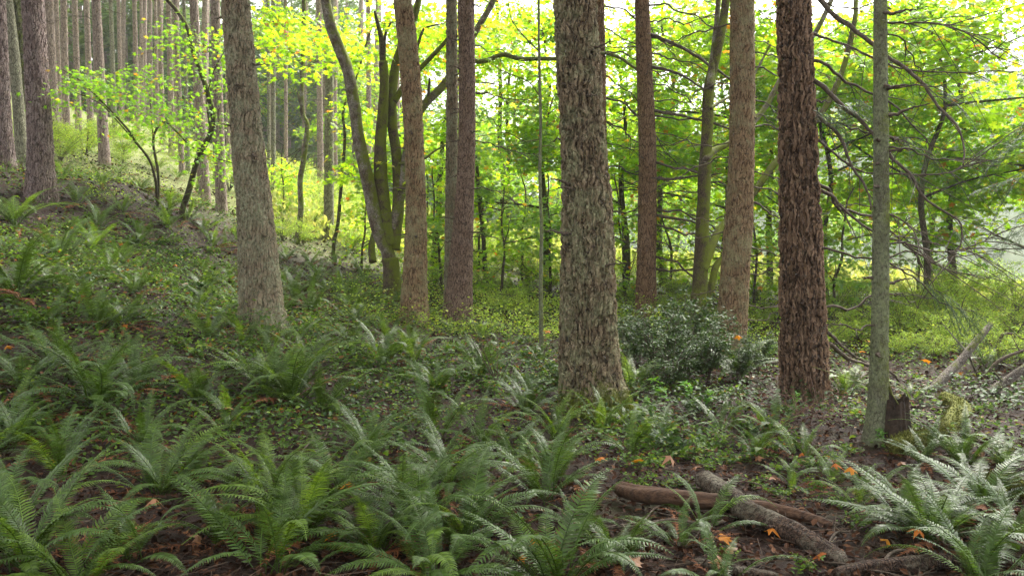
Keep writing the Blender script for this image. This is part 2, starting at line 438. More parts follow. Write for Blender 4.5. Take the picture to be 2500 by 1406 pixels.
# ------------------------------------------------------------------ sword fern fronds
def frond_mesh(name, mat, a0, a1, side=0.0, pairs=32, wid=.105, bare=.16, ragged=0.0):
    """one frond 1 m long from the origin, leaning towards +x: a0 start, a1 end angle from vertical"""
    mb = MB(); n = 26
    s = np.linspace(0, 1, n); th = a0 + (a1 - a0) * s ** 1.35
    ds = 1 / (n - 1)
    x = np.r_[0, np.cumsum(np.sin(th[:-1]) * ds)]; z = np.r_[0, np.cumsum(np.cos(th[:-1]) * ds)]
    y = side * s ** 2
    path = np.stack([x, y, z], -1)
    mb.tube(path, .0042 * (1 - .75 * s) + .0008, 4, cap=False)
    t = np.linspace(bare, .995, pairs)
    c = np.stack([np.interp(t, s, path[:, k]) for k in range(3)], -1)
    tg = np.gradient(c, axis=0); tg /= np.linalg.norm(tg, axis=1)[:, None]
    lat = np.cross(np.tile([0, 0, 1.], (pairs, 1)) + .001, tg); lat[:, 2] *= .5
    sgn = np.sign(lat[:, 1:2] + 1e-9); lat = lat * sgn; lat /= np.linalg.norm(lat, axis=1)[:, None]
    up = np.cross(tg, lat)
    up *= np.sign(up[:, 2:3] + 1e-9) if a1 < PI * .75 else 1
    shape = np.minimum(1, .62 + (t - bare) * 1.6) * np.clip((1.02 - t) / .55, 0, 1) ** .8
    step = (1 - bare) / pairs
    for sg in (-1, 1):
        L = wid * shape * (1 + rng.normal(0, .07 + ragged, pairs)); L = np.maximum(L, .006)
        fwd = .30 + .35 * t + rng.normal(0, .04 + ragged, pairs)
        drp = rng.normal(.10, .06 + ragged, pairs)
        dirv = sg * lat * np.cos(fwd)[:, None] + tg * np.sin(fwd)[:, None]
        wv = np.cross(up, dirv); wv /= np.linalg.norm(wv, axis=1)[:, None]
        tw = rng.normal(.22, .09 + ragged, pairs)[:, None]
        wv = wv * np.cos(tw) + up * np.sin(tw) * sg
        W = step * .44 * np.minimum(1, shape * 1.5)[:, None]
        b0 = c
        m1 = c + dirv * (L * .4)[:, None] + up * (L * (.06 - drp * .2))[:, None]
        m2 = c + dirv * (L * .78)[:, None] - up * (L * (drp * .7))[:, None]
        e = c + (dirv + tg * .12) * L[:, None] - up * (L * (drp * 1.5 + .04))[:, None]
        V = np.stack([b0 - wv * W * .75, b0 + wv * W * .75, m1 - wv * W * .8, m1 + wv * W * .8, m2 - wv * W * .5, m2 + wv * W * .5, e], 1).reshape(-1, 3)
        k = (np.arange(pairs) * 7)[:, None]
        mb.add(V, [np.vstack([k + [0, 1, 3, 2], k + [2, 3, 5, 4]]), k + [4, 5, 6]])
    return mb.mesh(name, mat)


def fset(mat, tagname, n, ragged=0):
    out = []
    for i in range(n):
        q = i / (n - 1)
        a0 = .18 + .75 * q + random.uniform(-.08, .08)
        a1 = 1.05 + 1.25 * random.random() + .35 * q
        out.append(frond_mesh(tagname, mat, a0, a1, random.uniform(-.22, .22), random.choice([38, 42, 46]), random.uniform(.075, .1), random.uniform(.1, .24), ragged))
    return out


FR = fset(M['frond'], 'frond', 12)
FRL = fset(M['frond_light'], 'frond', 10)
FRD = [frond_mesh('dead_frond', M['frond_dead'], random.uniform(1.2, 1.4), random.uniform(1.55, 1.75), random.uniform(-.25, .25), 34, .085, .15, .22) for _ in range(5)]
for k in range(2): FR.append(frond_mesh('frond', M['frond'],   .1, .8, .06, 33, .11, .2))

items = []      # (object, phrase, (u, v)) that still need their own label


def fern(pos, size, n, light=.15, dead=2, upright=0.0, lean=(0, 0), big=True):
    root = link('sword_fern', None, loc=pos, rot=(random.uniform(-.12, .12), random.uniform(-.12, .12), random.uniform(0, 6.28)), scl=(random.uniform(.9, 1.1), random.uniform(.9, 1.1), random.uniform(.78, 1.12)))
    for i in range(n):
        lib = FRL if random.random() < light else FR
        q = min(1, max(0, (i / n) * (1 - upright) + random.uniform(-.15, .15)))
        me = lib[min(len(lib) - 1, int(q * 11.99))] if lib is FR else lib[min(9, int(q * 9.99))]
        o = link('frond', me, root, (random.uniform(-.05, .05), random.uniform(-.05, .05), -.03), (random.uniform(-.16, .16), random.uniform(-.12, .12), i * 2.39996 + random.uniform(-.4, .4)),
                 size * random.uniform(.72, 1.08))
    for i in range(dead):
        link('dead_frond', random.choice(FRD), root, (0, 0, 0), (random.uniform(-.2, .2), random.uniform(-.1, .3), random.uniform(0, 6.28)), size * random.uniform(.6, .85))
    tag(root, None, 'fern', 'sword ferns on the forest floor')
    return root


# ------------------------------------------------------------------ bare branches
def branch_mesh(name, mat, L=1.6, droop=.35, twigs=9, r0=.014, curve=.2, sub=True):
    mb = MB(); n = 18
    s = np.linspace(0, 1, n); ph = rng.random() * 99
    path = np.stack([s * L, curve * s ** 2 * L + .26 * L * (fbm(s * 5 + ph, s * 0 + 1.5, 3) - .5) * np.minimum(1, s * 4), -droop * s ** 1.7 * L + .26 * L * (fbm(s * 5 + ph, s * 0 + 7.5, 3) - .5) * np.minimum(1, s * 4)], -1)
    mb.tube(path, r0 * (1 - .82 * s) + .0015, 6)
    for k in range(twigs):
        t = .22 + .75 * (k + rng.random()) / twigs
        p0 = np.array([np.interp(t, s, path[:, j]) for j in range(3)])
        a = rng.choice([-1, 1]) * rng.uniform(.5, 1.2); l = L * rng.uniform(.12, .42) * (1.1 - t * .6)
        q = np.linspace(0, 1, 8)[:, None]
        d = np.array([math.cos(a), math.sin(a), rng.uniform(-.5, .12)])
        tw = p0 + d * q * l + np.array([0, 0, -1]) * q ** 2 * l * rng.uniform(.0, .5) + (rng.random((8, 3)) - .5) * .02 * q
        mb.tube(tw, r0 * .42 * (1 - t * .5) * (1 - .7 * q[:, 0]) + .001, 4, cap=False)
        if sub:
            for _ in range(2):
                i = rng.integers(2, 7); dd = d + rng.normal(0, .5, 3); qq = np.linspace(0, 1, 4)[:, None]
                mb.tube(tw[i] + dd * qq * l * .35 - np.array([0, 0, 1]) * qq ** 2 * l * .1, .0016 * (1 - .6 * qq[:, 0]), 3, cap=False)
    return mb.mesh(name, mat)


BR = [branch_mesh('branch', M['branch'], 1.5, d, t, r, c) for d, t, r, c in [(.1, 8, .014, .15), (.3, 10, .015, -.2), (.45, 9, .015, .3), (.02, 6, .012, -.1), (.6, 12, .016, .1), (.25, 4, .012, .25)]]
STUB = [branch_mesh('branch_stub', M['branch'], l, .05, 2, .02, .1, False) for l in (.16, .25, .4)]


def needle_bough(name, mat, L=1.0, twigs=26, per=22, nl=.035, nw=.006, droop=.5, r0=.008):
    mb = MB(); n = 16
    s = np.linspace(0, 1, n)
    path = np.stack([s * L, .05 * np.sin(s * 5) * L, -droop * s ** 1.6 * L], -1)
    mb.tube(path, r0 * (1 - .8 * s) + .001, 5, cap=False)
    P0, R0 = [], []
    for k in range(twigs):
        t = .12 + .88 * k / twigs; sg = 1 if k % 2 else -1
        p0 = np.array([np.interp(t, s, path[:, j]) for j in range(3)])
        l = L * .38 * (1.05 - t) * rng.uniform(.6, 1.2) + .05
        a = sg * rng.uniform(.6, 1.1); q = np.linspace(0, 1, per)[:, None]
        d = np.array([math.cos(a), math.sin(a), -.15 + rng.normal(0, .15)])
        tw = p0 + d * q * l - np.array([0, 0, 1]) * q ** 2 * l * rng.uniform(.3, .9)
        mb.tube(tw[::max(1, per // 4)], .0015, 3, cap=False)
        for sg2 in (-1, 1):
            P0.append(tw); R0.append(rotm(a + sg2 * 1.0 + rng.normal(0, .2, per), rng.normal(-.2, .35, per), rng.normal(0, .6, per)))
    mb.scatter(np.array([[0, -nw / 2, 0], [nl, 0, 0], [0, nw / 2, 0]]), [np.array([[0, 1, 2]])], np.concatenate(P0), np.concatenate(R0), rng.uniform(.7, 1.2, twigs * 2 * per))
    return mb.mesh(name, mat)


BOUGH = [needle_bough('bough', M['needle'], 1.0, 26, 22, .035, .006, d) for d in (.35, .6, .9)]
_bt = needle_bough('t', None, 1.0, 18, 9, .09, .022, .45)


def mesh_arrays(me):
    V = np.empty(len(me.vertices) * 3, np.float32); me.vertices.foreach_get('co', V)
    me.calc_loop_triangles(); T = np.empty(len(me.loop_triangles) * 3, np.int32); me.loop_triangles.foreach_get('vertices', T)
    return V.reshape(-1, 3).astype(float), [T.reshape(-1, 3)]


BT_V, BT_F = mesh_arrays(_bt)


def conifer_crown(name, mat, z0, z1, r, n, gap=.0):
    mb = MB()
    q = np.sort(rng.random(n)); z = z0 + (z1 - z0) * q
    az = rng.random(n) * 2 * PI
    sc = r * (1 - q) ** .7 * rng.uniform(.55, 1.1, n) + .35
    mb.scatter(BT_V, BT_F, np.stack([np.cos(az) * .1, np.sin(az) * .1, z], -1), rotm(az, rng.normal(.05, .18, n), rng.normal(0, .2, n)), sc)
    return mb.mesh(name, mat)


CROWN_SHADE = [conifer_crown('crown', M['needle'], 10.5, 22, 3.0, 110) for _ in range(2)]  # unseen above the frame, added to shade the ground below
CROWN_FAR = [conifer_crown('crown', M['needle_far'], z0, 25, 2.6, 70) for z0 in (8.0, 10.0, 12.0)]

# ------------------------------------------------------------------ fir trunks
def trunk_path(pts, d, H, step):
    """pts (u, v, width in px) from the foot up; carried on above the frame to height H"""
    base = P(pts[0][0], pts[0][1], d); bz = float(gz(base[0], base[1]))
    rows = []
    for (u, v, w) in pts:
        p = P(u, v, d); rows.append([*p, w / F * d / 2])
    rows[0][2] = bz
    rows = np.array(rows)
    rows[:, :3] -= rows[0, :3].copy()
    top = rows[-1]; dirv = (rows[-1, :3] - rows[-2, :3]); dirv /= np.linalg.norm(dirv)
    dirv = dirv * .6 + np.array([0, 0, .4]); dirv /= dirv[2]
    hz = H - top[2]
    ext = [np.r_[top[:3] + dirv * hz * k, top[3] * (1 - .8 * k) + .01] for k in (.33, .66, 1.0)] if hz > .5 else []
    low = smooth_path(np.vstack([np.r_[rows[0, :3] - np.array([0, 0, .3]), rows[0, 3] * 1.05], rows]), step)
    path = np.vstack([low, ext]) if len(ext) else low
    return np.array([base[0], base[1], bz]), path


def fir_trunk(path, seg, flare=.35, lobes=5, wob=.05):
    mb = MB(); rad = path[:, 3]
    mb.tube(path[:, :3], rad, seg, True, 0)
    V = mb.v[0]; n = len(path)
    ring = V[:n * seg].reshape(n, seg, 3); c = path[:, None, :3]
    off = ring - c
    ang = np.arctan2(off[..., 1], off[..., 0]); z = np.maximum(path[:, 2], -.2)[:, None]
    ph = rng.random() * 9
    lob = 1 + flare * np.exp(-(z + .2) / .34) * (.45 + .55 * np.cos(ang * lobes + ph) ** 2)
    wobv = 1 + wob * 2 * (fbm(np.cos(ang) * 1.6 + ph * 9 + z * .5, np.sin(ang) * 1.6 + z * .8, 3) - .5)
    V[:n * seg] = (c + off * (lob * wobv)[..., None]).reshape(-1, 3)
    return mb


FIRS = {}


def fir(key, label, pts, d, mat, H=22, seg=64, step=.03, crown=True, flare=.45, wob=.07, group=None, cat='tree', name='fir_tree'):
    base, path = trunk_path(pts, d, H, step)
    root = link(name, None, loc=base)
    tag(root, label, cat, group)
    link('trunk', fir_trunk(path, seg, flare, 5, wob).mesh('trunk', M[mat]), root)
    if crown:
        i = np.argmin(np.abs(path[:, 2] - 15))
        link('crown', random.choice(CROWN_SHADE if crown is True else crown), root, (path[i, 0], path[i, 1], (H - 22)), (0, 0, random.uniform(0, 6)), 1.0)
    FIRS[key] = (root, path, base)
    return root


def branches(key, spec, lib=None):
    """spec: list of (z above the foot, azimuth, length factor, variant)"""
    root, path, base = FIRS[key]
    for z, az, s, k in spec:
        p = np.array([np.interp(z, path[:, 2], path[:, j]) for j in (0, 1, 2, 3)])
        me = (lib or BR)[k % len(lib or BR)]
        r = p[3] * .8
        link('branch', me, root, (p[0] + math.cos(az) * r, p[1] + math.sin(az) * r, z), (random.uniform(-.5, .5), random.uniform(-.25, .2), az), s)


def knots(key, n, z0, z1):
    branches(key, [(random.uniform(z0, z1), random.uniform(-PI, 0) + (0 if random.random() < .8 else PI), random.uniform(.5, 1.0), random.randrange(3)) for _ in range(n)], STUB)


fir('A', 'thick straight fir leaning slightly, bark spotted with pale lichen, ferns at its foot', [(640, 803, 108), (637, 740, 100), (630, 640, 94), (622, 520, 86), (604, 350, 78), (590, 180, 72), (574, 0, 68)], 11, 'bark_grey', seg=96, step=.025)
fir('B', 'biggest fir, deeply furrowed grey bark, moss on its flared foot', [(1452, 1000, 158), (1443, 930, 148), (1437, 800, 141), (1436, 640, 137), (1432, 500, 126), (1423, 350, 113), (1412, 180, 109), (1403, 0, 105)], 8.2, 'bark_big', seg=120, step=.022, flare=.42)
fir('C', 'stout fir with dark reddish deeply ridged bark, bare pink twigs before its foot', [(1964, 977, 116), (1963, 900, 112), (1960, 780, 108), (1955, 600, 99), (1950, 400, 91), (1944, 200, 86), (1937, 0, 80)], 9.0, 'bark_red', seg=110, step=.022, flare=.2)
fir('D', 'tall fir with purplish grey ridged bark standing high on the slope', [(101, 487, 66), (99, 420, 62), (96, 300, 56), (88, 150, 53), (80, 0, 51)], 17, 'bark_purple', seg=72, step=.035)
fir('E', 'tan brown slender fir beside the mossy many-stemmed maple', [(1010, 788, 72), (1012, 700, 60), (1016, 560, 54), (1013, 400, 50), (1004, 220, 50), (994, 100, 49), (982, 0, 46)], 14, 'bark_tan', seg=72, step=.03)
fir('F', 'mauve grey fir, thicker one of the twin firs with joined feet', [(1116, 788, 76), (1122, 700, 66), (1128, 600, 56), (1136, 450, 45), (1140, 300, 42), (1140, 150, 41), (1137, 0, 40)], 15, 'bark_mauve', seg=64, step=.035, flare=.22)
fir('G', 'thin grey fir, slimmer one of the twin firs with joined feet', [(1099, 770, 34), (1101, 600, 32), (1102, 450, 30), (1104, 250, 29), (1102, 0, 28)], 15.7, 'bark_grey', seg=48, step=.04, crown=False, flare=.2)
fir('H', 'straight reddish brown fir with evenly spaced dark knots', [(1576, 778, 54), (1578, 640, 47), (1580, 500, 46), (1580, 350, 43), (1574, 180, 40), (1567, 0, 37)], 17, 'bark_brown', seg=56, step=.04, flare=.2)
fir('I', 'fir with tan strip bark and many short dead side branches', [(1778, 862, 80), (1786, 780, 74), (1796, 650, 70), (1806, 500, 66), (1812, 350, 62), (1813, 180, 61), (1813, 0, 59)], 13, 'bark_tan', seg=72, step=.03, flare=.25)
fir('J', 'slim young tree coated in grey green lichen beside a rotten stump', [(2137, 1090, 58), (2142, 1000, 48), (2147, 850, 42), (2150, 650, 40), (2151, 400, 37), (2150, 200, 34), (2149, 0, 31)], 6.8, 'bark_slim', H=12, seg=56, step=.02, crown=False, flare=.3)
fir('K', 'fir trunk mostly hidden behind the biggest furrowed fir', [(1468, 760, 36), (1466, 400, 33), (1462, 0, 28)], 17.5, 'bark_brown', seg=32, step=.08, flare=.2, crown=False)
fir('L', 'dark fir trunk at the upper edge of the slope, cut by the picture edge', [(14, 415, 44), (8, 300, 38), (2, 150, 34), (-4, 0, 32)], 19, 'bark_purple', seg=48, step=.05)
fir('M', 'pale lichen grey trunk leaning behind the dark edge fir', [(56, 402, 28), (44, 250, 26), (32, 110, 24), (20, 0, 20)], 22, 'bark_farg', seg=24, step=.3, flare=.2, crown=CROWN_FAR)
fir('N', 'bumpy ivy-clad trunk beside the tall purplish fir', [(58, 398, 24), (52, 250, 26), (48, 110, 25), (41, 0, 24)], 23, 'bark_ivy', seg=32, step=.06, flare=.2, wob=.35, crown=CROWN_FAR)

# far trunks on the slope: (u, v of the foot, width, u at the top of the frame, depth, bark)
far = [(134, 372, 26, 118, 30, 0), (148, 366, 13, 137, 38, 0), (163, 360, 17, 155, 34, 0), (193, 352, 15, 182, 40, 0), (222, 345, 15, 211, 42, 0), (256, 407, 24, 234, 27, 0),
       (281, 340, 11, 270, 46, 1), (297, 335, 10, 289, 50, 0), (336, 335, 12, 328, 48, 0), (350, 330, 8, 344, 58, 0), (372, 330, 7, 367, 60, 0), (384, 335, 9, 379, 55, 0), (397, 338, 12, 389, 47, 0),
       (420, 350, 14, 411, 42, 0), (445, 440, 13, 428, 31, 0), (459, 430, 10, 449, 34, 1), (503, 485, 21, 474, 27, 0), (491, 492, 13, 468, 28, 0), (541, 517, 25, 525, 23, 0), (526, 490, 9, 518, 33, 1),
       (667, 520, 11, 668, 30, 1), (657, 480, 8, 655, 36, 1), (699, 500, 9, 697, 46, 0), (783, 480, 15, 778, 42, 0), (802, 585, 24, 806, 26, 1), (820, 500, 10, 816, 44, 0), (902, 560, 13, 899, 40, 0),
       (972, 600, 12, 969, 42, 0), (236, 330, 8, 228, 62, 0), (108, 350, 14, 98, 44, 0), (312, 330, 7, 306, 66, 0), (432, 345, 9, 424, 52, 0), (560, 480, 12, 552, 44, 0), (575, 470, 9, 570, 52, 1),
       (20, 345, 14, 12, 42, 0), (-40, 350, 18, -52, 36, 0), (-110, 370, 30, -125, 28, 0), (-80, 340, 12, -92, 48, 0)]
ORD = ['first', 'second', 'third', 'fourth', 'fifth', 'sixth', 'seventh', 'eighth', 'ninth', 'tenth', 'eleventh', 'twelfth', 'thirteenth', 'fourteenth', 'fifteenth', 'sixteenth', 'seventeenth',
       'eighteenth', 'nineteenth', 'twentieth', 'twenty-first', 'twenty-second', 'twenty-third', 'twenty-fourth', 'twenty-fifth', 'twenty-sixth', 'twenty-seventh', 'twenty-eighth', 'twenty-ninth', 'thirtieth']
grp = {}
for t in sorted(far):
    u = t[0]
    z = 'edge' if u < 95 else 'slope' if u < 600 else 'gap' if u < 760 else 'dell'
    grp.setdefault(z, []).append(t)
for z, lst in grp.items():
    for i, (u, v, w, ut, d, bk) in enumerate(lst):
        tone = 'pale lichen grey' if bk else 'haze-pale mauve grey'
        size = 'stout' if w > 19 else 'slender' if w > 10.5 else 'very thin'
        lab = {'edge': f'{size} far trunk behind the dark edge fir, {ORD[i]} counted towards the slope foot',
               'slope': f'{size} {tone} far trunk, {ORD[i]} downhill from the tall purplish fir',
               'gap': f'{size} {tone} far trunk, {ORD[i]} downhill behind the lichen-spotted leaning fir',
               'dell': f'{size} {tone} far trunk, {ORD[i]} between the crooked stem and tan slender fir'}[z]
        key = f'far{z}{i}'
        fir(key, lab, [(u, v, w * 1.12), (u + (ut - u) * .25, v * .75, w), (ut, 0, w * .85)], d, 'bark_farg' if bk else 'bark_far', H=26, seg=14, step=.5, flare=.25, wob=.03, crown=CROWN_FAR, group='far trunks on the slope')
        if d < 48:
            branches(key, [(random.uniform(2, 8), random.uniform(0, 6.28), random.uniform(.5, 1.1), random.randrange(6)) for _ in range(7)])

# dead branches
for key, n, z0, z1 in [('A', 16, .8, 5.5), ('B', 16, .8, 4.0), ('F', 26, .8, 6), ('H', 26, 1.2, 7), ('E', 9, 1, 6.5), ('G', 6, 1, 6), ('I', 8, .7, 5.8), ('D', 8, 1.3, 5.5), ('J', 16, .3, 4), ('C', 3, 1, 4)]:
    knots(key, n, z0, z1)
branches('I', [(z, random.choice([0, .35, -.3, PI - .4, 3.5]) + random.uniform(-.25, .25), random.uniform(.55, 1.05), random.randrange(6)) for z in np.arange(.55, 5.9, .24)])
branches('H', [(z, random.uniform(-.7, .7), random.uniform(.8, 1.7), random.randrange(6)) for z in np.arange(1.3, 7.4, .33)])
branches('H', [(z, PI + random.uniform(-.6, .6), random.uniform(.5, .9), random.randrange(6)) for z in np.arange(2.2, 7, .7)])
branches('K', [(z, random.uniform(-.8, .8), random.uniform(.8, 1.5), random.randrange(6)) for z in np.arange(1.2, 7, .5)])
branches('C', [(z, random.uniform(-.35, .6), random.uniform(.8, 1.5), random.randrange(6)) for z in np.arange(1.0, 4.8, .7)])
branches('J', [(z, random.choice([0, PI]) + random.uniform(-.7, .7), random.uniform(.3, .75), random.randrange(6)) for z in np.arange(1.0, 3.8, .5)])
branches('F', [(z, random.uniform(-.7, .5), random.uniform(.5, 1.0), random.randrange(6)) for z in np.arange(1.6, 7, .9)])
branches('E', [(z, random.choice([0.2, PI]) + random.uniform(-.5, .5), random.uniform(.4, .7), random.randrange(6)) for z in np.arange(2, 6.5, 1.1)])


def limb(key, px, d0, d1, w0, w1, mat='branch', twigs=7, name='branch', seg=8):
    """a long branch that follows photo points, from depth d0 at its root to d1 at its tip"""
    root, _, base = FIRS[key]
    n = len(px)
    rows = []
    for i, (u, v) in enumerate(px):
        t = i / (n - 1); d = d0 + (d1 - d0) * t
        rows.append([*(P(u, v, d) - base), (w0 + (w1 - w0) * t) / F * d / 2])
    pa = smooth_path(rows, .06)
    sl = np.arange(len(pa)) * .06; ph = rng.random() * 80
    pa[:, 2] += .09 * (fbm(sl * 2.2 + ph, sl * 0 + 2, 3) - .5); pa[:, 0] += .09 * (fbm(sl * 2.2 + ph, sl * 0 + 8, 3) - .5)
    mb = MB(); mb.tube(pa[:, :3] + (rng.random((len(pa), 3)) - .5) * .012, pa[:, 3] * rng.uniform(.9, 1.12, len(pa)), seg)
    for k in range(twigs * 2):
        i = int(len(pa) * (.12 + .75 * rng.random())); p0 = pa[min(i, len(pa) - 2), :3]; tg = pa[min(i + 1, len(pa) - 1), :3] - pa[min(i, len(pa) - 2), :3]
        tg = tg / (np.linalg.norm(tg) + 1e-9)
        d = tg + rng.normal(0, .6, 3); l = rng.uniform(.15, .6); q = np.linspace(0, 1, 9)[:, None]
        mb.tube(p0 + d * q * l - np.array([0, 0, 1]) * q ** 2 * l * rng.uniform(0, .6), .004 * (1 - .8 * q[:, 0]) + .0008, 4, cap=False)
    return link(name, mb.mesh(name, M[mat]), root)


limb('C', [(1950, -90), (2004, 0), (2080, 65), (2130, 105), (2169, 134), (2223, 174), (2273, 224), (2303, 269), (2338, 304), (2348, 344), (2355, 398)], 9.0, 7.6, 13, 4, twigs=14)
limb('C', [(1975, 185), (2024, 224), (2059, 259), (2099, 284), (2124, 319), (2168, 373), (2178, 393), (2223, 433), (2248, 473), (2278, 503), (2318, 528), (2340, 553), (2338, 598), (2308, 647), (2268, 697)], 9.0, 8.0, 12, 2.5, twigs=14)
limb('C', [(1985, 260), (2024, 304), (2059, 339), (2079, 388), (2104, 433), (2124, 473), (2131, 508)], 9.0, 8.4, 11, 4, twigs=8)
limb('C', [(1985, 330), (2039, 368), (2079, 403), (2118, 418), (2200, 425), (2320, 420), (2400, 380), (2480, 310)], 9.0, 8.2, 7, 2, twigs=8)
limb('C', [(1990, 455), (2039, 488), (2079, 528), (2129, 563), (2174, 578), (2213, 592), (2263, 637), (2323, 667), (2400, 680)], 9.0, 8.3, 8, 2, twigs=10)
limb('C', [(1985, 80), (2080, 120), (2200, 165), (2340, 178), (2500, 178)], 9.0, 8.0, 7, 2, twigs=8)
limb('J', [(2155, 590), (2213, 595), (2263, 612), (2330, 610), (2400, 590), (2450, 560)], 6.8, 6.6, 5, 1.5, twigs=8)
limb('J', [(2160, 505), (2213, 540), (2238, 570), (2240, 600), (2215, 640)], 6.8, 6.4, 5, 1.5, twigs=6)
limb('J', [(2155, 55), (2250, 60), (2350, 80), (2420, 130), (2500, 160)], 6.8, 6.5, 6, 2, twigs=9)
limb('C', [(2005, 830), (2060, 870), (2110, 890), (2160, 900), (2200, 930)], 9.2, 10.2, 12, 5, twigs=3)
limb('C', [(2000, 800), (2060, 850), (2120, 880)], 9.2, 10, 9, 4, twigs=3)
limb('H', [(1580, 85), (1648, 108), (1698, 134), (1728, 160), (1783, 195), (1850, 240)], 17, 16, 10, 4, twigs=8)
limb('H', [(1580, 160), (1648, 175), (1698, 205), (1750, 240)], 17, 16, 8, 3, twigs=8)
limb('H', [(1585, 270), (1648, 278), (1713, 294), (1778, 314), (1840, 330)], 17, 16, 9, 3, twigs=9)
limb('H', [(1590, 430), (1650, 440), (1700, 432), (1760, 425)], 17, 16.4, 8, 3, twigs=7)
limb('H', [(1590, 520), (1650, 535), (1700, 548), (1750, 570)], 17, 16.4, 8, 3, twigs=7)
limb('H', [(1590, 655), (1640, 662), (1700, 657), (1740, 650)], 17, 16.6, 7, 2, twigs=5)

# ------------------------------------------------------------------ maples
def maple_cloud(name, mat, blobs, per, size, seedtilt=.28, ls=(.7, 1.25)):
    """leaves gathered in flat drooping sprays inside ellipsoids (cx, cy, cz, rx, ry, rz, sprays)"""
    mb = MB(); PP, RR, SS = [], [], []
    for (cx, cy, cz, rx, ry, rz, n) in blobs:
        for _ in range(n):
            v = rng.normal(0, 1, 3); v /= np.linalg.norm(v); v *= rng.random() ** .45
            c0 = np.array([cx + v[0] * rx, cy + v[1] * ry, cz + v[2] * rz])
            R = rng.uniform(.35, .85); m = max(5, int(per * rng.uniform(.5, 1.4)))
            az0 = math.atan2(v[1], v[0]) + rng.normal(0, .6)
            r = R * np.sqrt(rng.random(m)); th = rng.random(m) * 2 * PI
            tilt = rng.normal(0, .3)
            lx = r * np.cos(th) * 1.25; ly = r * np.sin(th) * .8
            p = np.stack([c0[0] + lx * math.cos(az0) - ly * math.sin(az0), c0[1] + lx * math.sin(az0) + ly * math.cos(az0), c0[2] + lx * (tilt - .15) - .35 * r ** 2 + rng.normal(0, .07, m)], -1)
            PP.append(p); RR.append(rotm(az0 + th + rng.normal(0, .6, m), rng.normal(-.35, .35, m), rng.normal(0, seedtilt + .15, m))); SS.append(size * rng.uniform(*ls, m))
    mb.scatter(MAPLE_V, MAPLE_F, np.concatenate(PP), np.concatenate(RR), np.concatenate(SS))
    return mb.mesh(name, mat, False)


def crown_lib(mat, nvar, size, z0, z1, R, total):
    out = []
    for k in range(nvar):
        blobs = []
        for j in range(12):
            a = rng.random() * 2 * PI; rr = R * math.sqrt(rng.random()) * .8; zz = rng.uniform(z0, z1)
            blobs.append((rr * math.cos(a), rr * math.sin(a), zz, rng.uniform(.8, 1.7), rng.uniform(.8, 1.7), rng.uniform(.4, .9), total // 12))
        out.append(maple_cloud('crown', mat, blobs, 24, size))
    return out


MC = crown_lib(M['maple_leaf'], 4, .22, 2.6, 8.0, 3.3, 230)
MCL = crown_lib(M['maple_leaf'], 3, .21, 2.0, 8.2, 3.2, 270)
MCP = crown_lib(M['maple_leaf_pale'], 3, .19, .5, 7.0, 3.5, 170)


YC = [maple_cloud('crown', M['maple_leaf' if k < 3 else 'maple_leaf_pale'], [(rng.normal(0, .6), rng.normal(0, .6), rng.uniform(.9, 3.0), .8, .8, .5, 6) for _ in range(7)], 16, .18) for k in range(5)]


def maple_trunk(H, r, n=4, lean=0.6, spread=2.4):
    mb = MB(); ph = rng.random() * 90
    def crooked(p0, d, L, k, cur):
        s = np.linspace(0, 1, k)
        off = np.stack([fbm(s * 3 + ph, s * 0 + 3.3, 2) - .5, fbm(s * 3 + ph, s * 0 + 9.3, 2) - .5, s * 0], -1) * L * .25 * s[:, None]
        return p0 + np.outer(s * L, d) + off + np.outer(s ** 2, [0, 0, cur * L])
    a = rng.random() * 6.28
    m = crooked(np.array([0, 0, -.3]), np.array([math.cos(a) * lean / H, math.sin(a) * lean / H, 1]), H, 24, 0)
    mb.tube(m, r * (1 - .8 * np.linspace(0, 1, 24)) + .008, 12)
    for k in range(n):
        i = int(24 * rng.uniform(.2, .85)); az = rng.random() * 6.28; l = spread * rng.uniform(.6, 1.2)
        b = crooked(m[i], np.array([math.cos(az), math.sin(az), rng.uniform(.1, .8)]), l, 12, rng.uniform(-.2, .15))
        mb.tube(b, r * .38 * (1 - .8 * np.linspace(0, 1, 12)) + .004, 7)
        for _ in range(3):
            j = rng.integers(3, 11); az2 = az + rng.normal(0, .8)
            mb.tube(crooked(b[j], np.array([math.cos(az2), math.sin(az2), rng.uniform(-.2, .5)]), l * .5, 8, -.15), r * .13 * (1 - .8 * np.linspace(0, 1, 8)) + .003, 5)
    return mb.mesh('trunk', M['maple_dark'])


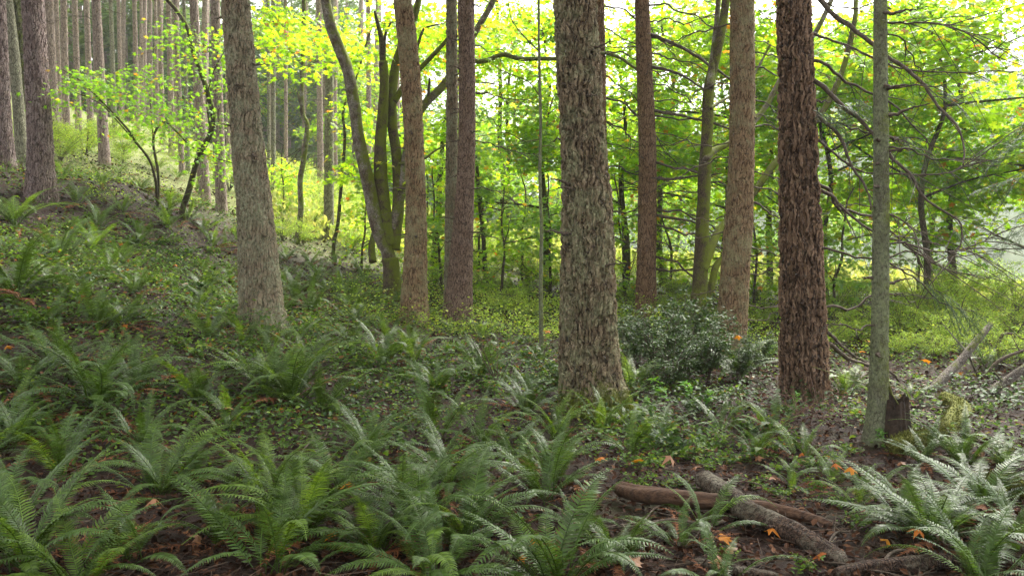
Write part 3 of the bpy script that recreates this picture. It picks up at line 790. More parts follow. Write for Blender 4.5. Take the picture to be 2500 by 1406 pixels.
maples = [  # u, depth, trunk radius, height, crown library, crown scale, label
    (690, 33, .12, 8, MC, 1.0, 'leafy maple beyond the lichen-spotted leaning fir'),
    (865, 27, .10, 8, MC, 1.0, 'leafy maple behind the crooked thin stem and mossy maple'),
    (980, 31, .12, 9, MC, 1.1, 'tall leafy maple behind the tan slender fir'),
    (1060, 23, .10, 8, MC, .95, 'bright maple seen between tan fir and twin firs'),
    (1240, 27, .15, 10, MC, 1.1, 'dark double-stemmed maple well behind the thin lichen sapling'),
    (1190, 20, .06, 6, MCP, .7, 'low maple pale with sky sheen behind the twin firs'),
    (1330, 22, .09, 8, MC, 1.0, 'leafy maple behind the thin lichen-covered sapling'),
    (1440, 29, .12, 9, MC, 1.1, 'tall maple hidden by the biggest furrowed fir'),
    (1530, 23, .10, 7.5, MC, .95, 'leafy maple between biggest fir and the knotty reddish fir'),
    (1655, 27, .11, 7.5, MCL, 1.0, 'bright maple in the gap behind the mossy leaning maple'),
    (1760, 21, .08, 6, MCL, .9, 'yellow-green maple behind the tan strip-barked fir'),
    (2270, 24, .10, 9, MC, 1.1, 'tall maple spreading behind the bright leafy maple downhill'),
    (1620, 24, .10, 9, MC, 1.1, 'tall maple between knotty fir and the mossy leaning maple'),
    (1880, 24, .10, 8, MC, 1.0, 'maple between strip-barked fir and dark reddish fir'),
    (2020, 19, .08, 6.5, MCL, 1.0, 'bright maple just beyond the dark reddish fir'),
    (2260, 18, .08, 6.5, MCL, .95, 'bright leafy maple downhill of the slim lichen-coated tree'),
    (2330, 20, .09, 8, MC, .95, 'tall maple spreading high above the pale meadow'),
    (2520, 17, .09, 6.5, MCL, 1.0, 'maple cut by the picture edge above fallen grey limbs'),
    (1700, 33, .12, 9.5, MC, 1.2, 'tall maple high behind the mossy leaning maple'),
    (1990, 31, .12, 9.5, MC, 1.2, 'tall maple high behind the dark reddish fir'),
    (1360, 35, .12, 9, MCP, 1.2, 'hazy pale maple far behind the thin sapling'),
    (1120, 37, .12, 9, MCP, 1.2, 'hazy pale maple far behind the twin firs'),
    (1600, 36, .12, 9, MCP, 1.1, 'hazy pale maple far behind the knotty reddish fir'),
    (1940, 36, .12, 8, MCP, 1.1, 'hazy pale maple far behind the dark reddish fir'),
    (800, 42, .12, 9, MCP, 1.2, 'hazy pale maple far down the dell'),
]
for u, d, r, H, lib, sc, lab in maples:
    if d > 26: d, sc, H = d * 1.5 + 18, sc * 1.5, H * 1.5
    x = (u - 1250) / F * d; z = float(gz(x, d))
    root = link('maple_tree', None, loc=(x, d, z)); tag(root, lab, 'tree', 'maples behind the firs')
    link('trunk', maple_trunk(H, r), root)
    link('crown', random.choice(lib), root, (0, 0, 0), (0, 0, random.uniform(0, 6.28)), sc)


young = [(1080, 20, .5), (1165, 22, .6), (1215, 18, .4), (1275, 22, .5), (1345, 19, .5), (1530, 19, .5), (1640, 20, .5), (1850, 18, .5), (2030, 16, .45), (2240, 20, .45),
         (690, 27, .4), (880, 22, .4), (1040, 23, .5), (1950, 20, .45)]
for i, (u, d, sc) in enumerate(young):
    x = (u - 1250) / F * d; z = float(gz(x, d))
    root = link('young_maple', None, loc=(x, d, z)); tag(root, None, 'tree', 'young maples under the big ones')
    link('trunk', maple_trunk(5.2 * sc + .8, .03, 4, .3, 1.3), root)
    link('crown', YC[i % 5], root, (0, 0, -.3), (0, 0, random.uniform(0, 6.28)), sc * 1.9)
    items.append((root, ('short' if sc < .5 else 'tall') + ' young maple', proj((x, d, z))))


def stems_tree(name, label, base_px, d, stems, mat, cat='tree', step=.05):
    """a tree whose stems follow photo points: (part name, [(u, v)...], d0, d1, w0, w1, seg, material or None)"""
    b = P(base_px[0], base_px[1], d); b[2] = float(gz(b[0], b[1]))
    root = link(name, None, loc=b); tag(root, label, cat)
    for part, px, d0, d1, w0, w1, seg, mt in stems:
        n = len(px); rows = []
        for i, (u, v) in enumerate(px):
            t = i / (n - 1); dd = d0 + (d1 - d0) * t
            rows.append([*(P(u, v, dd) - b), (w0 + (w1 - w0) * t) * .9 / F * dd / 2])
        if part == 'trunk': rows.insert(0, [rows[0][0], rows[0][1], -.25, rows[0][3] * 1.15])
        pa = smooth_path(rows, step)
        mb = MB(); mb.tube(pa[:, :3], pa[:, 3], seg, True, .16)
        link(part, mb.mesh(part, M[mt or mat]), root)
    return root


mp = stems_tree('maple_tree', 'mossy maple with several thick dark stems rising from one foot', (956, 728), 17, [
    ('trunk', [(956, 728), (957, 690), (955, 655), (952, 630)], 17, 17, 50, 46, 40, None),
    ('stem', [(955, 650), (945, 610), (929, 580), (914, 523), (899, 448), (877, 349), (864, 259), (849, 174), (827, 115), (807, 65), (795, 0), (780, -70)], 17, 16.6, 38, 28, 32, 'maple_bark2'),
    ('stem', [(950, 600), (940, 540), (930, 450), (929, 350), (934, 275), (938, 200), (936, 150)], 17, 17, 44, 22, 32, None),
    ('limb', [(936, 175), (931, 95), (924, 65), (915, 28)], 17, 17, 18, 7, 12, 'maple_dark'),
    ('limb', [(937, 170), (940, 90), (955, 55)], 17, 16.8, 11, 5, 10, 'maple_dark'),
    ('stem', [(960, 610), (972, 500), (970, 400), (958, 300), (957, 225), (963, 175), (975, 130), (1005, 60), (1022, 0), (1030, -60)], 17, 17.6, 34, 16, 28, None),
    ('limb', [(962, 560), (985, 440), (1000, 330), (1029, 264), (1068, 224), (1093, 194), (1130, 130), (1163, 75), (1198, 15), (1225, -50)], 17, 17.6, 26, 15, 24, 'maple_bark2'),
    ('branch_stub', [(1045, 245), (1047, 215), (1049, 190)], 17.2, 17.1, 10, 4, 8, 'maple_dark'),
    ('limb', [(962, 250), (1000, 190), (1024, 169), (1058, 134), (1093, 95), (1120, 50)], 17.2, 17.6, 17, 9, 20, None),
    ('limb', [(1000, 190), (1030, 80), (1050, 65), (1085, 58)], 17.3, 17.6, 9, 3, 8, 'maple_dark'),
    ('limb', [(1130, 120), (1160, 149), (1193, 147), (1228, 134), (1268, 144), (1313, 144), (1358, 144), (1420, 138), (1472, 130), (1514, 142), (1540, 160), (1600, 200)], 17.6, 17.0, 14, 7, 18, 'branch_moss'),
    ('limb', [(975, 400), (1030, 390), (1060, 370), (1095, 350)], 17, 16.5, 8, 4, 10, 'branch_moss'),
    ('limb', [(910, 640), (908, 600), (915, 560)], 17.6, 17.8, 22, 12, 14, None),
], 'maple_bark')
ms = stems_tree('maple_tree', 'leaning maple, moss up its lower stem, between the knotty and strip-barked firs', (1698, 812), 15, [
    ('trunk', [(1698, 812), (1704, 740), (1709, 690), (1714, 573), (1719, 448), (1727, 300), (1732, 210), (1751, 125), (1765, 50), (1775, -20), (1790, -90)], 15, 15.3, 44, 18, 36, None),
    ('stem', [(1733, 215), (1738, 160), (1745, 100), (1752, 30), (1756, -50)], 15, 15.6, 20, 13, 16, 'maple_bark2'),
    ('limb', [(1722, 390), (1745, 368), (1780, 350), (1820, 320), (1870, 260), (1915, 180), (1990, 80), (2030, 0), (2045, -50)], 15, 16.5, 17, 12, 16, 'maple_bark2'),
    ('limb', [(1735, 265), (1760, 248), (1790, 232), (1830, 200), (1880, 110)], 15, 16, 10, 6, 10, 'maple_bark2'),
    ('limb', [(1716, 660), (1735, 608), (1750, 573), (1775, 540), (1840, 470), (1900, 390), (1990, 300), (2050, 190), (2085, 60), (2090, 0)], 15, 17, 25, 12, 18, None),
    ('stem', [(1720, 770), (1738, 690), (1748, 650), (1770, 620), (1800, 560)], 15.4, 16, 22, 13, 16, None),
], 'maple_bark')
link('crown', maple_cloud('crown', M['maple_leaf'], [(1.2, 4.2, 6.6, 3.0, 1.2, .9, 80), (2.6, 3.6, 5.6, 2.2, 1.3, 1.0, 60), (-.6, 4.4, 7.0, 1.6, 1.2, .8, 40)], 20, .18), ms)
link('crown', maple_cloud('crown', M['maple_leaf'], [(.4, 1.5, 5.6, 2.4, 1.5, .8, 46), (2.4, 1.0, 5.4, 1.8, 1.2, .9, 40), (-2.4, 1.2, 5.6, 1.6, 1.2, .7, 34), (.3, .3, 2.6, .5, .5, .7, 6)], 20, .17), mp)

vm = stems_tree('vine_maple', 'crooked little maple arching leafy branches over the open slope', (385, 500), 19, [
    ('trunk', [(384, 500), (382, 470), (381, 448), (366, 393), (329, 344), (314, 319), (279, 279), (249, 249), (214, 214), (184, 189), (150, 169)], 19, 17.4, 9, 3, 10, None),
    ('stem', [(386, 498), (386, 423), (374, 349), (383, 314), (403, 299), (428, 319), (468, 359), (520, 385), (568, 398)], 19, 18, 8, 3, 10, None),
    ('limb', [(329, 344), (290, 300), (255, 262), (225, 243), (180, 225)], 18.6, 17.2, 4, 2, 8, None),
    ('limb', [(374, 349), (370, 290), (366, 230), (368, 180)], 18.7, 18.3, 3, 1.5, 6, None),
], 'vine_bark')
ct = stems_tree('vine_maple', 'dark crooked maple stem curving in an S above the slope', (448, 533), 19, [
    ('trunk', [(448, 533), (446, 513), (463, 458), (483, 388), (513, 329), (521, 284), (510, 239), (490, 174), (471, 125), (458, 70), (430, 25), (400, -10), (380, -60)], 19, 18.4, 17, 8, 18, None),
    ('limb', [(515, 325), (505, 250), (520, 180), (545, 130)], 18.8, 18.2, 4, 2, 6, None),
], 'vine_bark')


def leaf_at(px, d, n, size, mat, spread=(.55, .5, .16)):
    """blobs of flat sprays round photo points, in coordinates of the tree's foot"""
    return px


def px_crown(root, pts, mat, per, size, name='crown'):
    b = np.array(root.location)
    blobs = []
    for (u, v, d, ru, rv, n) in pts:
        p = P(u, v, d) - b
        blobs.append((p[0], p[1], p[2], ru / F * d, ru / F * d * .8, rv / F * d, n))
    return link(name, maple_cloud(name, M[mat], blobs, per, size), root)


px_crown(vm, [(250, 215, 17.6, 110, 30, 22), (330, 250, 18, 110, 40, 26), (190, 190, 17.2, 60, 26, 10), (430, 280, 18.4, 110, 45, 26), (380, 330, 18.4, 70, 30, 12), (150, 255, 17.4, 40, 30, 6), (520, 370, 18, 70, 35, 14), (360, 190, 18, 80, 30, 12), (560, 420, 18, 50, 35, 9)], 'vine_leaf', 16, .12)
px_crown(ct, [(430, 90, 18.4, 70, 40, 14), (520, 120, 18.2, 60, 50, 12), (440, 170, 18.4, 60, 40, 8), (545, 230, 18.4, 40, 60, 8), (510, 300, 18.2, 40, 40, 5)], 'vine_leaf', 15, .12)

cs = stems_tree('maple_tree', 'crooked thin stem with moss bands standing in the shrubs', (724, 595), 24, [
    ('trunk', [(724, 595), (732, 540), (735, 500), (733, 440), (741, 390), (750, 310), (738, 275), (737, 200), (742, 100), (742, 0), (745, -60)], 24, 23.5, 16, 10, 16, None),
    ('limb', [(738, 270), (730, 240), (726, 225)], 24, 23.8, 7, 5, 8, None),
    ('limb', [(745, 175), (765, 155), (790, 148), (830, 158)], 24, 23, 5, 2, 8, None),
    ('limb', [(738, 110), (700, 75), (660, 30)], 24, 23, 4, 2, 8, None)], 'maple_bark2')
px_crown(cs, [(660, 40, 23, 90, 50, 18), (720, 60, 23, 90, 50, 14), (620, 110, 22, 50, 40, 6), (830, 60, 23, 70, 60, 14)], 'maple_leaf', 16, .17)
cs2 = stems_tree('maple_tree', 'dark bent sapling at the foot of the shrub bank beside the crooked stem', (815, 600), 23, [
    ('trunk', [(815, 600), (826, 540), (831, 480), (838, 400), (842, 330), (838, 280), (848, 235), (870, 190), (890, 120), (910, 60)], 23, 22.5, 11, 4, 12, None),
    ('limb', [(830, 450), (845, 430), (870, 420)], 23, 22.4, 4, 2, 6, None)], 'maple_dark')
px_crown(cs2, [(880, 150, 22.4, 60, 60, 12), (840, 250, 22.4, 50, 50, 7), (860, 380, 22.4, 50, 50, 7)], 'maple_leaf', 15, .15)

sp = stems_tree('sapling', 'thin straight sapling with yellow-green lichen before the leafy maples', (1322, 868), 11.5, [
    ('trunk', [(1322, 868), (1321, 780), (1320, 690), (1322, 560), (1318, 430), (1320, 300), (1316, 150), (1315, 0), (1314, -60)], 11.5, 11.5, 13, 6, 14, None),
    ('branch', [(1320, 240), (1290, 200), (1230, 175), (1190, 150)], 11.5, 11.3, 4, 1.5, 6, 'branch_moss'),
    ('branch', [(1319, 340), (1280, 345), (1240, 325), (1190, 330), (1165, 335)], 11.5, 11.8, 4, 1.5, 6, 'branch_moss'),
    ('branch', [(1320, 130), (1280, 90), (1250, 50), (1240, 0)], 11.5, 11.2, 4, 1.5, 6, 'branch'),
    ('branch', [(1319, 360), (1340, 355), (1360, 362)], 11.5, 11.6, 4, 2, 6, 'branch_moss')], 'bark_slim')
dm = stems_tree('maple_tree', 'dark pair of leaning thin trunks deep among the green maples', (1225, 640), 27, [
    ('trunk', [(1215, 640), (1222, 560), (1228, 440), (1220, 330), (1222, 230), (1216, 100), (1214, 0)], 27, 27, 16, 9, 12, None),
    ('stem', [(1240, 640), (1238, 520), (1242, 400), (1238, 280), (1246, 170), (1270, 80)], 27, 26, 12, 6, 10, None),
    ('limb', [(1222, 330), (1200, 290), (1150, 280)], 27, 26, 5, 2, 6, None),
    ('limb', [(1236, 470), (1290, 530), (1330, 560)], 27, 26, 6, 2, 6, None)], 'maple_dark')

# hanging evergreen boughs
hem = link('hemlock_tree', None); tag(hem, 'evergreen with drooping dark boughs reaching in over the meadow edge', 'tree')
hb = P(2590, 830, 11.5); hb[2] = float(gz(hb[0], hb[1])); hem.location = hb
mb = MB(); s = np.linspace(-.3, 20, 90); mb.tube(np.stack([.05 * np.sin(s), 0 * s, s], -1), .16 * (1 - s / 22) + .01, 18); link('trunk', mb.mesh('trunk', M['bark_slim']), hem); link('crown', CROWN_SHADE[0], hem, (0, 0, -1.5), (0, 0, 1), 1.15)  # unseen crown and taller trunk added to shade the ferns at lower right


def bough_at(root, u, v, d, az, sc, k, el=.0):
    link('bough', BOUGH[k % 3], root, P(u, v, d) - np.array(root.location), (random.uniform(-.4, .4), el, az), sc)


for u, v, d, sc in [(2510, 330, 10.8, 1.0), (2520, 430, 10.9, 1.0), (2540, 500, 11, .9), (2500, 560, 10.6, .7), (2560, 250, 11, 1.0), (2570, 150, 11, 1.1)]:
    for k in range(3): bough_at(hem, u + random.uniform(-10, 30), v + random.uniform(-25, 25), d, PI + random.uniform(-.7, .7), sc * random.uniform(.5, .8), k, random.uniform(-.1, .3))
Jr = FIRS['J'][0]
limb('J', [(2160, 640), (2200, 660), (2250, 690), (2300, 735), (2380, 760)], 6.8, 7.2, 5, 2, twigs=3)
for u, v, sc in [(2255, 685, .28), (2285, 710, .36), (2300, 730, .36), (2330, 745, .4), (2370, 755, .34), (2225, 670, .2)]:
    for k in range(2): bough_at(Jr, u, v, 7.1, random.uniform(-.9, .6), sc * random.uniform(.8, 1.1), random.randrange(3), random.uniform(.2, .7))
Cr = FIRS['C'][0]
for u, v, sc in [(2010, 275, .5), (2040, 255, .45), (2080, 240, .45), (2200, 330, .4), (2240, 350, .4), (2290, 230, .45), (2190, 400, .4), (2320, 560, .3), (1985, 270, .45)]:
    for k in range(2): bough_at(Cr, u, v, 8.6, random.uniform(-.7, .7), sc * random.uniform(.7, 1.1), random.randrange(3), random.uniform(-.1, .4))

# ------------------------------------------------------------------ shrubs
def shrub_parts(mat, n, R, H, ls, fine=DIA_V, ff=DIA_F, stems=14, droop=.2):
    st = MB(); fo = MB(); PP, AZ = [], []
    for k in range(stems):
        az = rng.random() * 2 * PI; r = R * rng.uniform(.3, 1); h = H * rng.uniform(.55, 1)
        s = np.linspace(0, 1, 9)[:, None]
        main = np.array([0, 0, -.05]) + s * np.array([0, 0, h]) + s ** 1.6 * np.array([math.cos(az) * r, math.sin(az) * r, 0]) - s ** 3 * np.array([0, 0, h * droop * rng.random()])
        st.tube(main, .006 * (1 - .7 * s[:, 0]) * max(.5, H) + .001, 5, cap=False)
        for _ in range(6):
            i = rng.integers(3, 9); d = np.array([math.cos(az + rng.normal(0, 1)), math.sin(az + rng.normal(0, 1)), rng.uniform(-.1, .6)]) * rng.uniform(.15, .45) * R
            q = np.linspace(0, 1, 5)[:, None]; tw = main[i] + d * q
            st.tube(tw, .002 * max(.6, H), 3, cap=False)
            m = max(4, n // (stems * 6)); t = rng.random((m, 1)) * 1.1
            PP.append(main[i] + d * t + rng.normal(0, .035 * max(R, .5), (m, 3)))
    PP = np.concatenate(PP); m = len(PP)
    fo.scatter(fine, ff, PP, rotm(rng.random(m) * 6.28, rng.normal(.0, .4, m), rng.normal(0, .5, m)), ls * rng.uniform(.6, 1.3, m))
    return st.mesh('stem', M['branch']), fo.mesh('foliage', M[mat], False)


HK = [shrub_parts('huckle', 4200, 1.05, 1.25, .052, stems=22) for _ in range(3)]
HD = [shrub_parts('huckle_dark', 2600, .55, 1.0, .045, stems=18) for _ in range(2)]
BRM = [shrub_parts('cover', 190, .42, .34, .07, OVAL_V, OVAL_F, 7, .8) for _ in range(3)]
SAL = [shrub_parts('cover_dark', 220, .4, .38, .075, OVAL_V, OVAL_F, 8, .5) for _ in range(2)]
SDL = [shrub_parts('seedling', 46, .16, .42, .065, OVAL_V, OVAL_F, 2, .1) for _ in range(2)]


def shrub(name, cat, lib, pos, sc, phrase=None, label=None, group=None):
    st, fo = random.choice(lib)
    r = link(name, None, loc=pos, rot=(0, 0, random.uniform(0, 6.28)), scl=sc)
    link('stem', st, r); link('foliage', fo, r)
    tag(r, label, cat, group)
    if phrase: items.append((r, phrase, proj(pos)))
    return r


for u, v, sc in [(1600, 925, 1.0), (1680, 920, 1.05), (1730, 935, .85), (1560, 900, .8), (1640, 955, .8), (1800, 930, .6), (1660, 895, 1.25), (1590, 890, .95), (1735, 890, .8), (1850, 910, .7)]:
    shrub('evergreen_bush', 'bush', HD, hit(u, v), sc, 'dark fine-leaved evergreen bush', group='dark evergreen bushes')
hk = []
for u, v, sc in [(150, 395, .8), (210, 380, 1.1), (300, 385, 1.1), (330, 360, 1.3), (420, 375, 1.3), (300, 400, .6), (380, 420, .8), (460, 400, 1.0), (540, 440, 1.0), (250, 360, 1.4), (180, 365, 1.2), (95, 370, 1.0),
                 (690, 540, 1.0), (660, 500, 1.2), (715, 520, 1.2), (760, 560, 1.0), (780, 520, 1.3), (700, 470, 1.4), (850, 560, 1.0), (870, 520, 1.2), (560, 470, 1.2), (640, 450, 1.4), (755, 470, 1.5), (740, 600, .7), (690, 590, .7), (860, 610, .8),
                 (1200, 690, 1.0), (1250, 660, 1.1), (1180, 730, .8), (1290, 700, 1.0), (1230, 770, .6), (1340, 720, .9), (1080, 660, 1.2), (1060, 700, .8), (1150, 640, 1.2), (1300, 780, .5), (1270, 740, .7),
                 (1530, 690, .9), (1630, 690, 1.0), (1660, 740, .8), (1540, 740, .7), (1640, 780, .6),
                 (1760, 700, .9), (1850, 740, .8), (1870, 690, 1.0), (1860, 800, .5), (2040, 790, .8), (2080, 740, .9), (2100, 830, .55), (2050, 850, .5), (2200, 830, .6), (2250, 800, .8), (2330, 860, .55), (2300, 800, .8), (2400, 790, .8),
                 (2380, 840, .6), (2450, 830, .7), (2480, 780, .9), (2230, 760, .9), (2340, 750, 1.0), (2440, 740, 1.1), (2190, 870, .45), (2280, 880, .45), (2150, 715, 1.2), (2210, 705, 1.1), (2270, 700, 1.3), (2330, 700, 1.2), (2390, 705, 1.3), (2450, 700, 1.2), (2490, 710, 1.1), (2300, 730, 1.0), (2420, 725, 1.1), (2440, 900, .45), (2490, 880, .5)]:
    p = hit(u, v)
    if p[1] > 45: p = np.array([(u - 1250) / F * 38, 38, float(gz((u - 1250) / F * 38, 38))])
    shrub('huckleberry_shrub', 'shrub', HK, p, sc * random.uniform(.8, 1.05), 'airy yellow-green shrub', group='yellow-green shrubs')
for u, v, sc in [(1340, 905, 1.0), (1290, 880, 1.0), (1230, 870, 1.0), (1250, 930, .8), (1170, 900, 1), (1100, 870, 1), (1050, 900, .9), (1000, 930, .8), (1180, 960, .8), (1620, 1080, 1), (1660, 1120, .9), (1600, 1040, .8), (1740, 1060, .8),
                 (1800, 1050, .7), (560, 900, .9), (500, 870, .9), (430, 850, .9), (350, 650, 1.2), (300, 690, 1.1), (250, 620, 1.2), (400, 700, 1.1), (480, 660, 1.0), (520, 620, 1.1), (330, 560, 1.2), (420, 600, 1.1), (240, 540, 1.2), (180, 560, 1.1),
                 (470, 780, 1), (540, 760, 1), (360, 780, 1), (60, 800, 1), (120, 780, .9), (760, 860, .9), (880, 950, .7), (2070, 1110, .5), (2240, 960, .6), (2400, 1010, .6), (1880, 1110, .7), (1920, 1160, .6), (560, 570, 1.2), (640, 850, .8), (1560, 1150, .7), (1780, 1140, .6), (1580, 1090, .8), (1700, 1080, .8), (1760, 1100, .7), (1830, 1130, .7), (1870, 1060, .8), (1950, 1090, .7), (1980, 1150, .6), (1690, 1120, .8), (1600, 1140, .8), (1740, 1150, .6), (1800, 1010, .7), (1900, 1010, .6), (2040, 1130, .5), (2110, 1180, .5), (1560, 1190, .55), (1650, 1190, .5), (1900, 1220, .5), (1980, 1200, .5), (2060, 1240, .5), (1840, 1190, .5), (2100, 1290, .45), (1760, 1360, .4), (1950, 1390, .4),
                 (980, 860, .9), (1130, 930, .9), (1060, 960, .8), (900, 900, .8), (1210, 910, .9), (1300, 940, .9), (1020, 900, .9), (950, 960, .8), (1120, 860, 1.0), (1280, 840, 1.0)]:
    shrub('bramble', 'bramble', BRM, hit(u, v), sc * .8, 'leafy trailing bramble', group='brambles on the forest floor')
for u, v, sc in [(1360, 930, 1), (1330, 960, .8), (1700, 1010, .8), (1640, 1105, .9), (370, 620, 1.2), (440, 640, 1.2), (330, 610, 1.2), (400, 660, 1.1), (480, 720, 1.0), (1840, 1080, .6), (230, 690, 1.), (860, 870, .8)]:
    shrub('salal_shrub', 'shrub', SAL, hit(u, v), sc * .9, 'dark glossy-leaved low shrub', group='glossy low shrubs')
for u, v, sc in [(1632, 1000, .9), (1695, 1000, .8), (1730, 1010, .7), (1945, 1005, .6), (1590, 1010, .5), (1870, 880, .7), (2210, 1040, .35), (2150, 1100, .5)]:
    shrub('seedling', 'seedling', SDL, hit(u, v), sc, 'bright green upright seedling', group='bright seedlings')

# ------------------------------------------------------------------ ferns
placed = []
trunks_px = [(640, 803, 11), (1452, 1000, 8.2), (1964, 977, 9), (2137, 1090, 6.8)]


def put_fern(u, v, size, n, **kw):
    p = hit(u, v)
    f = fern(p, size, n, **kw)
    placed.append(p[:2].copy())
    ph = ('large' if size > .95 else 'middling' if size > .7 else 'small') + (' bright green' if kw.get('light', .15) > .4 else ' glossy') + (' upright' if kw.get('upright', 0) > .3 else '') + ' sword fern'
    items.append((f, ph, (u, v)))


hero = [(300, 525, .9, 12, .3, .2), (250, 470, .9, 12, .3, .2), (500, 565, .9, 12, .3, .1), (520, 610, .9, 12, .2, .1), (345, 465, .9, 10, .4, .1), (190, 500, 1.0, 12, .2, .2), (560, 620, .8, 10, .2, .2), (480, 480, .9, 10, .4, .1), (150, 440, .9, 10, .4, .2), (290, 430, .9, 10, .5, .2), (430, 440, .9, 10, .5, .2), (340, 590, .9, 12, .1, .2), (240, 560, 1.0, 14, .1, .1),
        (715, 985, 1.05, 28, .55, .2), (800, 1010, .8, 16, .3, 0), (235, 1000, 1.0, 24, .05, .1), (390, 1210, .85, 22, .05, .1), (460, 1160, .6, 14, .1, 0), (730, 1320, .8, 26, .3, .55), (660, 1270, .7, 18, .25, .5), (60, 1400, .75, 22, .3, .1),
        (20, 1300, .7, 18, .2, .2), (180, 1440, .7, 16, .3, 0), (1010, 1290, .85, 26, .1, .2), (1130, 1340, .8, 24, .2, .2), (920, 1360, .7, 20, .3, .3), (1050, 1420, .7, 20, .2, .1), (1350, 1440, .8, 20, .05, 0), (1090, 1190, .75, 20, .1, 0),
        (900, 1120, .8, 18, .2, .1), (1350, 1180, .6, 16, .3, .1), (1330, 1230, .7, 16, .1, 0), (1285, 1010, .75, 20, .05, .3), (1470, 1060, .65, 11, .5, .3), (1540, 1050, .5, 9, .1, .2), (930, 900, .8, 18, .5, .5), (1010, 860, .8, 12, .2, .2),
        (1650, 1340, .6, 9, .15, .1), (1720, 1290, .6, 8, .1, .0), (2280, 1320, 1.0, 28, .1, .05), (2200, 1290, .7, 16, .05, 0), (2400, 1240, .85, 20, .1, .05), (2480, 1330, .8, 20, .15, 0), (2350, 1140, .75, 20, .1, .3), (2250, 1130, .6, 14, .05, .2), (2450, 1140, .7, 14, .3, 0),
        (2060, 965, .75, 16, .8, .1), (2230, 980, .6, 9, .5, 0), (1890, 1060, .6, 9, .3, .5), (1620, 1070, .6, 8, .2, .3), (1760, 1060, .55, 8, .2, .2), (1960, 1130, .6, 9, .3, .3), (1850, 1120, .6, 8, .1, .2), (2030, 1180, .55, 8, .3, .2), (1540, 1120, .65, 9, .5, .3), (1930, 1190, .5, 8, .4, .1), (2110, 1240, .6, 12, .5, 0), (40, 560, 1.2, 22, .5, .4), (155, 640, 1.1, 20, .1, .1), (40, 730, 1.15, 22, .2, 0), (190, 740, .9, 16, .4, .2),
        (110, 800, .8, 12, .1, 0), (240, 815, .9, 16, .2, .1), (300, 800, .8, 12, .2, 0), (330, 720, .8, 12, .05, .4), (720, 730, .9, 16, .2, .1), (760, 760, .9, 16, .15, 0), (700, 690, 1.0, 14, .3, 0), (860, 770, 1.0, 18, .2, 0), (830, 720, .9, 14, .3, 0), (890, 700, .9, 14, .3, 0), (780, 680, .9, 12, .3, 0),
        (700, 640, .9, 12, .3, .2), (760, 650, .9, 12, .4, 0), (820, 650, .9, 12, .3, 0), (870, 660, .9, 12, .5, .2), (410, 520, .9, 14, .7, .3), (460, 540, .8, 10, .4, 0), (560, 690, .9, 12, .3, .1), (510, 830, .8, 14, .2, 0), (600, 850, .7, 12, .3, 0), 
        (340, 1090, .7, 14, .0, 0), (60, 950, .8, 14, .0, 0), (20, 1100, .8, 16, .05, 0), (820, 1200, .7, 16, .2, .2), (1180, 1100, .7, 14, .1, 0), (1260, 1130, .6, 12, .1, 0), (540, 1330, .7, 14, .05, .1), (330, 1380, .6, 10, .2, 0),
        (1500, 1380, .7, 14, .05, 0), (1420, 1330, .5, 12, .05, 0), (1760, 1430, .6, 10, .1, 0), (2400, 1430, .8, 18, .1, 0), (1040, 800, .7, 10, .6, .3), (950, 830, .8, 12, .3, .1), (1100, 820, .7, 10, .3, .1), (1180, 830, .7, 10, .3, 0),
        (660, 870, .7, 12, .3, .2), (860, 840, .8, 12, .3, .1), (1880, 870, .6, 10, .5, .2), (1840, 900, .6, 10, .4, .2), (640, 960, .8, 16, .35, .3), (150, 1180, .7, 14, .1, .2), (330, 960, .8, 14, .05, .2), (140, 900, .8, 14, .05, .1)]
for u, v, s, n, l, upr in hero:
    open_log = 1480 < u < 2150 and v > 1130
    put_fern(u, v, s * (.8 if open_log or u > 2150 else 1.02), n if open_log else int(n * .95), light=l, upright=upr, dead=random.choice([4, 5, 6, 8]) if v < 1000 else random.choice([3, 4, 5, 6]))
tries = 0
nr = 0
while nr < 75 and tries < 3000:
    tries += 1
    u = random.uniform(-350, 2850); v = random.choice([random.uniform(560, 800), random.uniform(800, 1420)])
    if u > 1500 and v < 860 and u < 2000: continue
    if 1450 < u < 2400 and v > 1010 and random.random() < .93: continue
    if u > 2000 and v < 1100 and random.random() < .85: continue
    p = hit(u, v)
    if p[1] > 24 or min(np.hypot(p[0] - q[0], p[1] - q[1]) for q in placed) < .5: continue
    if any(np.hypot(p[0] - P(a, b, d)[0], p[1] - d) < .6 for a, b, d in trunks_px): continue
    put_fern(u, v, random.uniform(.5, .95), random.randint(8, 15), light=random.choice([.05, .1, .3, .6]), upright=random.choice([0, .1, .3]), dead=random.choice([0, 1, 2])); nr += 1

# ------------------------------------------------------------------ litter and ground cover
def field(n, dmin, dmax, half=.82):
    d = np.exp(rng.uniform(math.log(dmin), math.log(dmax), n)); x = rng.uniform(-half, half, n) * d
    return x, d


x, y = field(70000, 2.4, 30)
R = rnd_rot(len(x), .45)
mb = MB(); mb.scatter(OVAL_V * np.array([1, 1.1, 2.2]), OVAL_F, np.stack([x, y, gz(x, y) + rng.uniform(0, .035, len(x))], -1), R, rng.uniform(.02, .075, len(x)) * np.clip(y / 9, .8, 2))
tag(link('leaf_litter', mb.mesh('leaf_litter', M['litter'], False)), 'brown and russet dead leaves covering the forest floor', 'leaf litter', kind='stuff')
x, y = field(16000, 2.4, 26)
tv = np.array([[0, -.5, 0], [0, .5, 0], [0, 0, .9], [50, -.3, 2], [50, .3, 2], [50, 0, 2.6]]) * np.array([.014, .010, .010])
mb = MB(); mb.scatter(tv, [np.array([[0, 1, 4, 3], [1, 2, 5, 4], [2, 0, 3, 5]])], np.stack([x, y, gz(x, y) + rng.uniform(.0, .05, len(x))], -1), rnd_rot(len(x), .12), rng.uniform(.08, .42, len(x)))
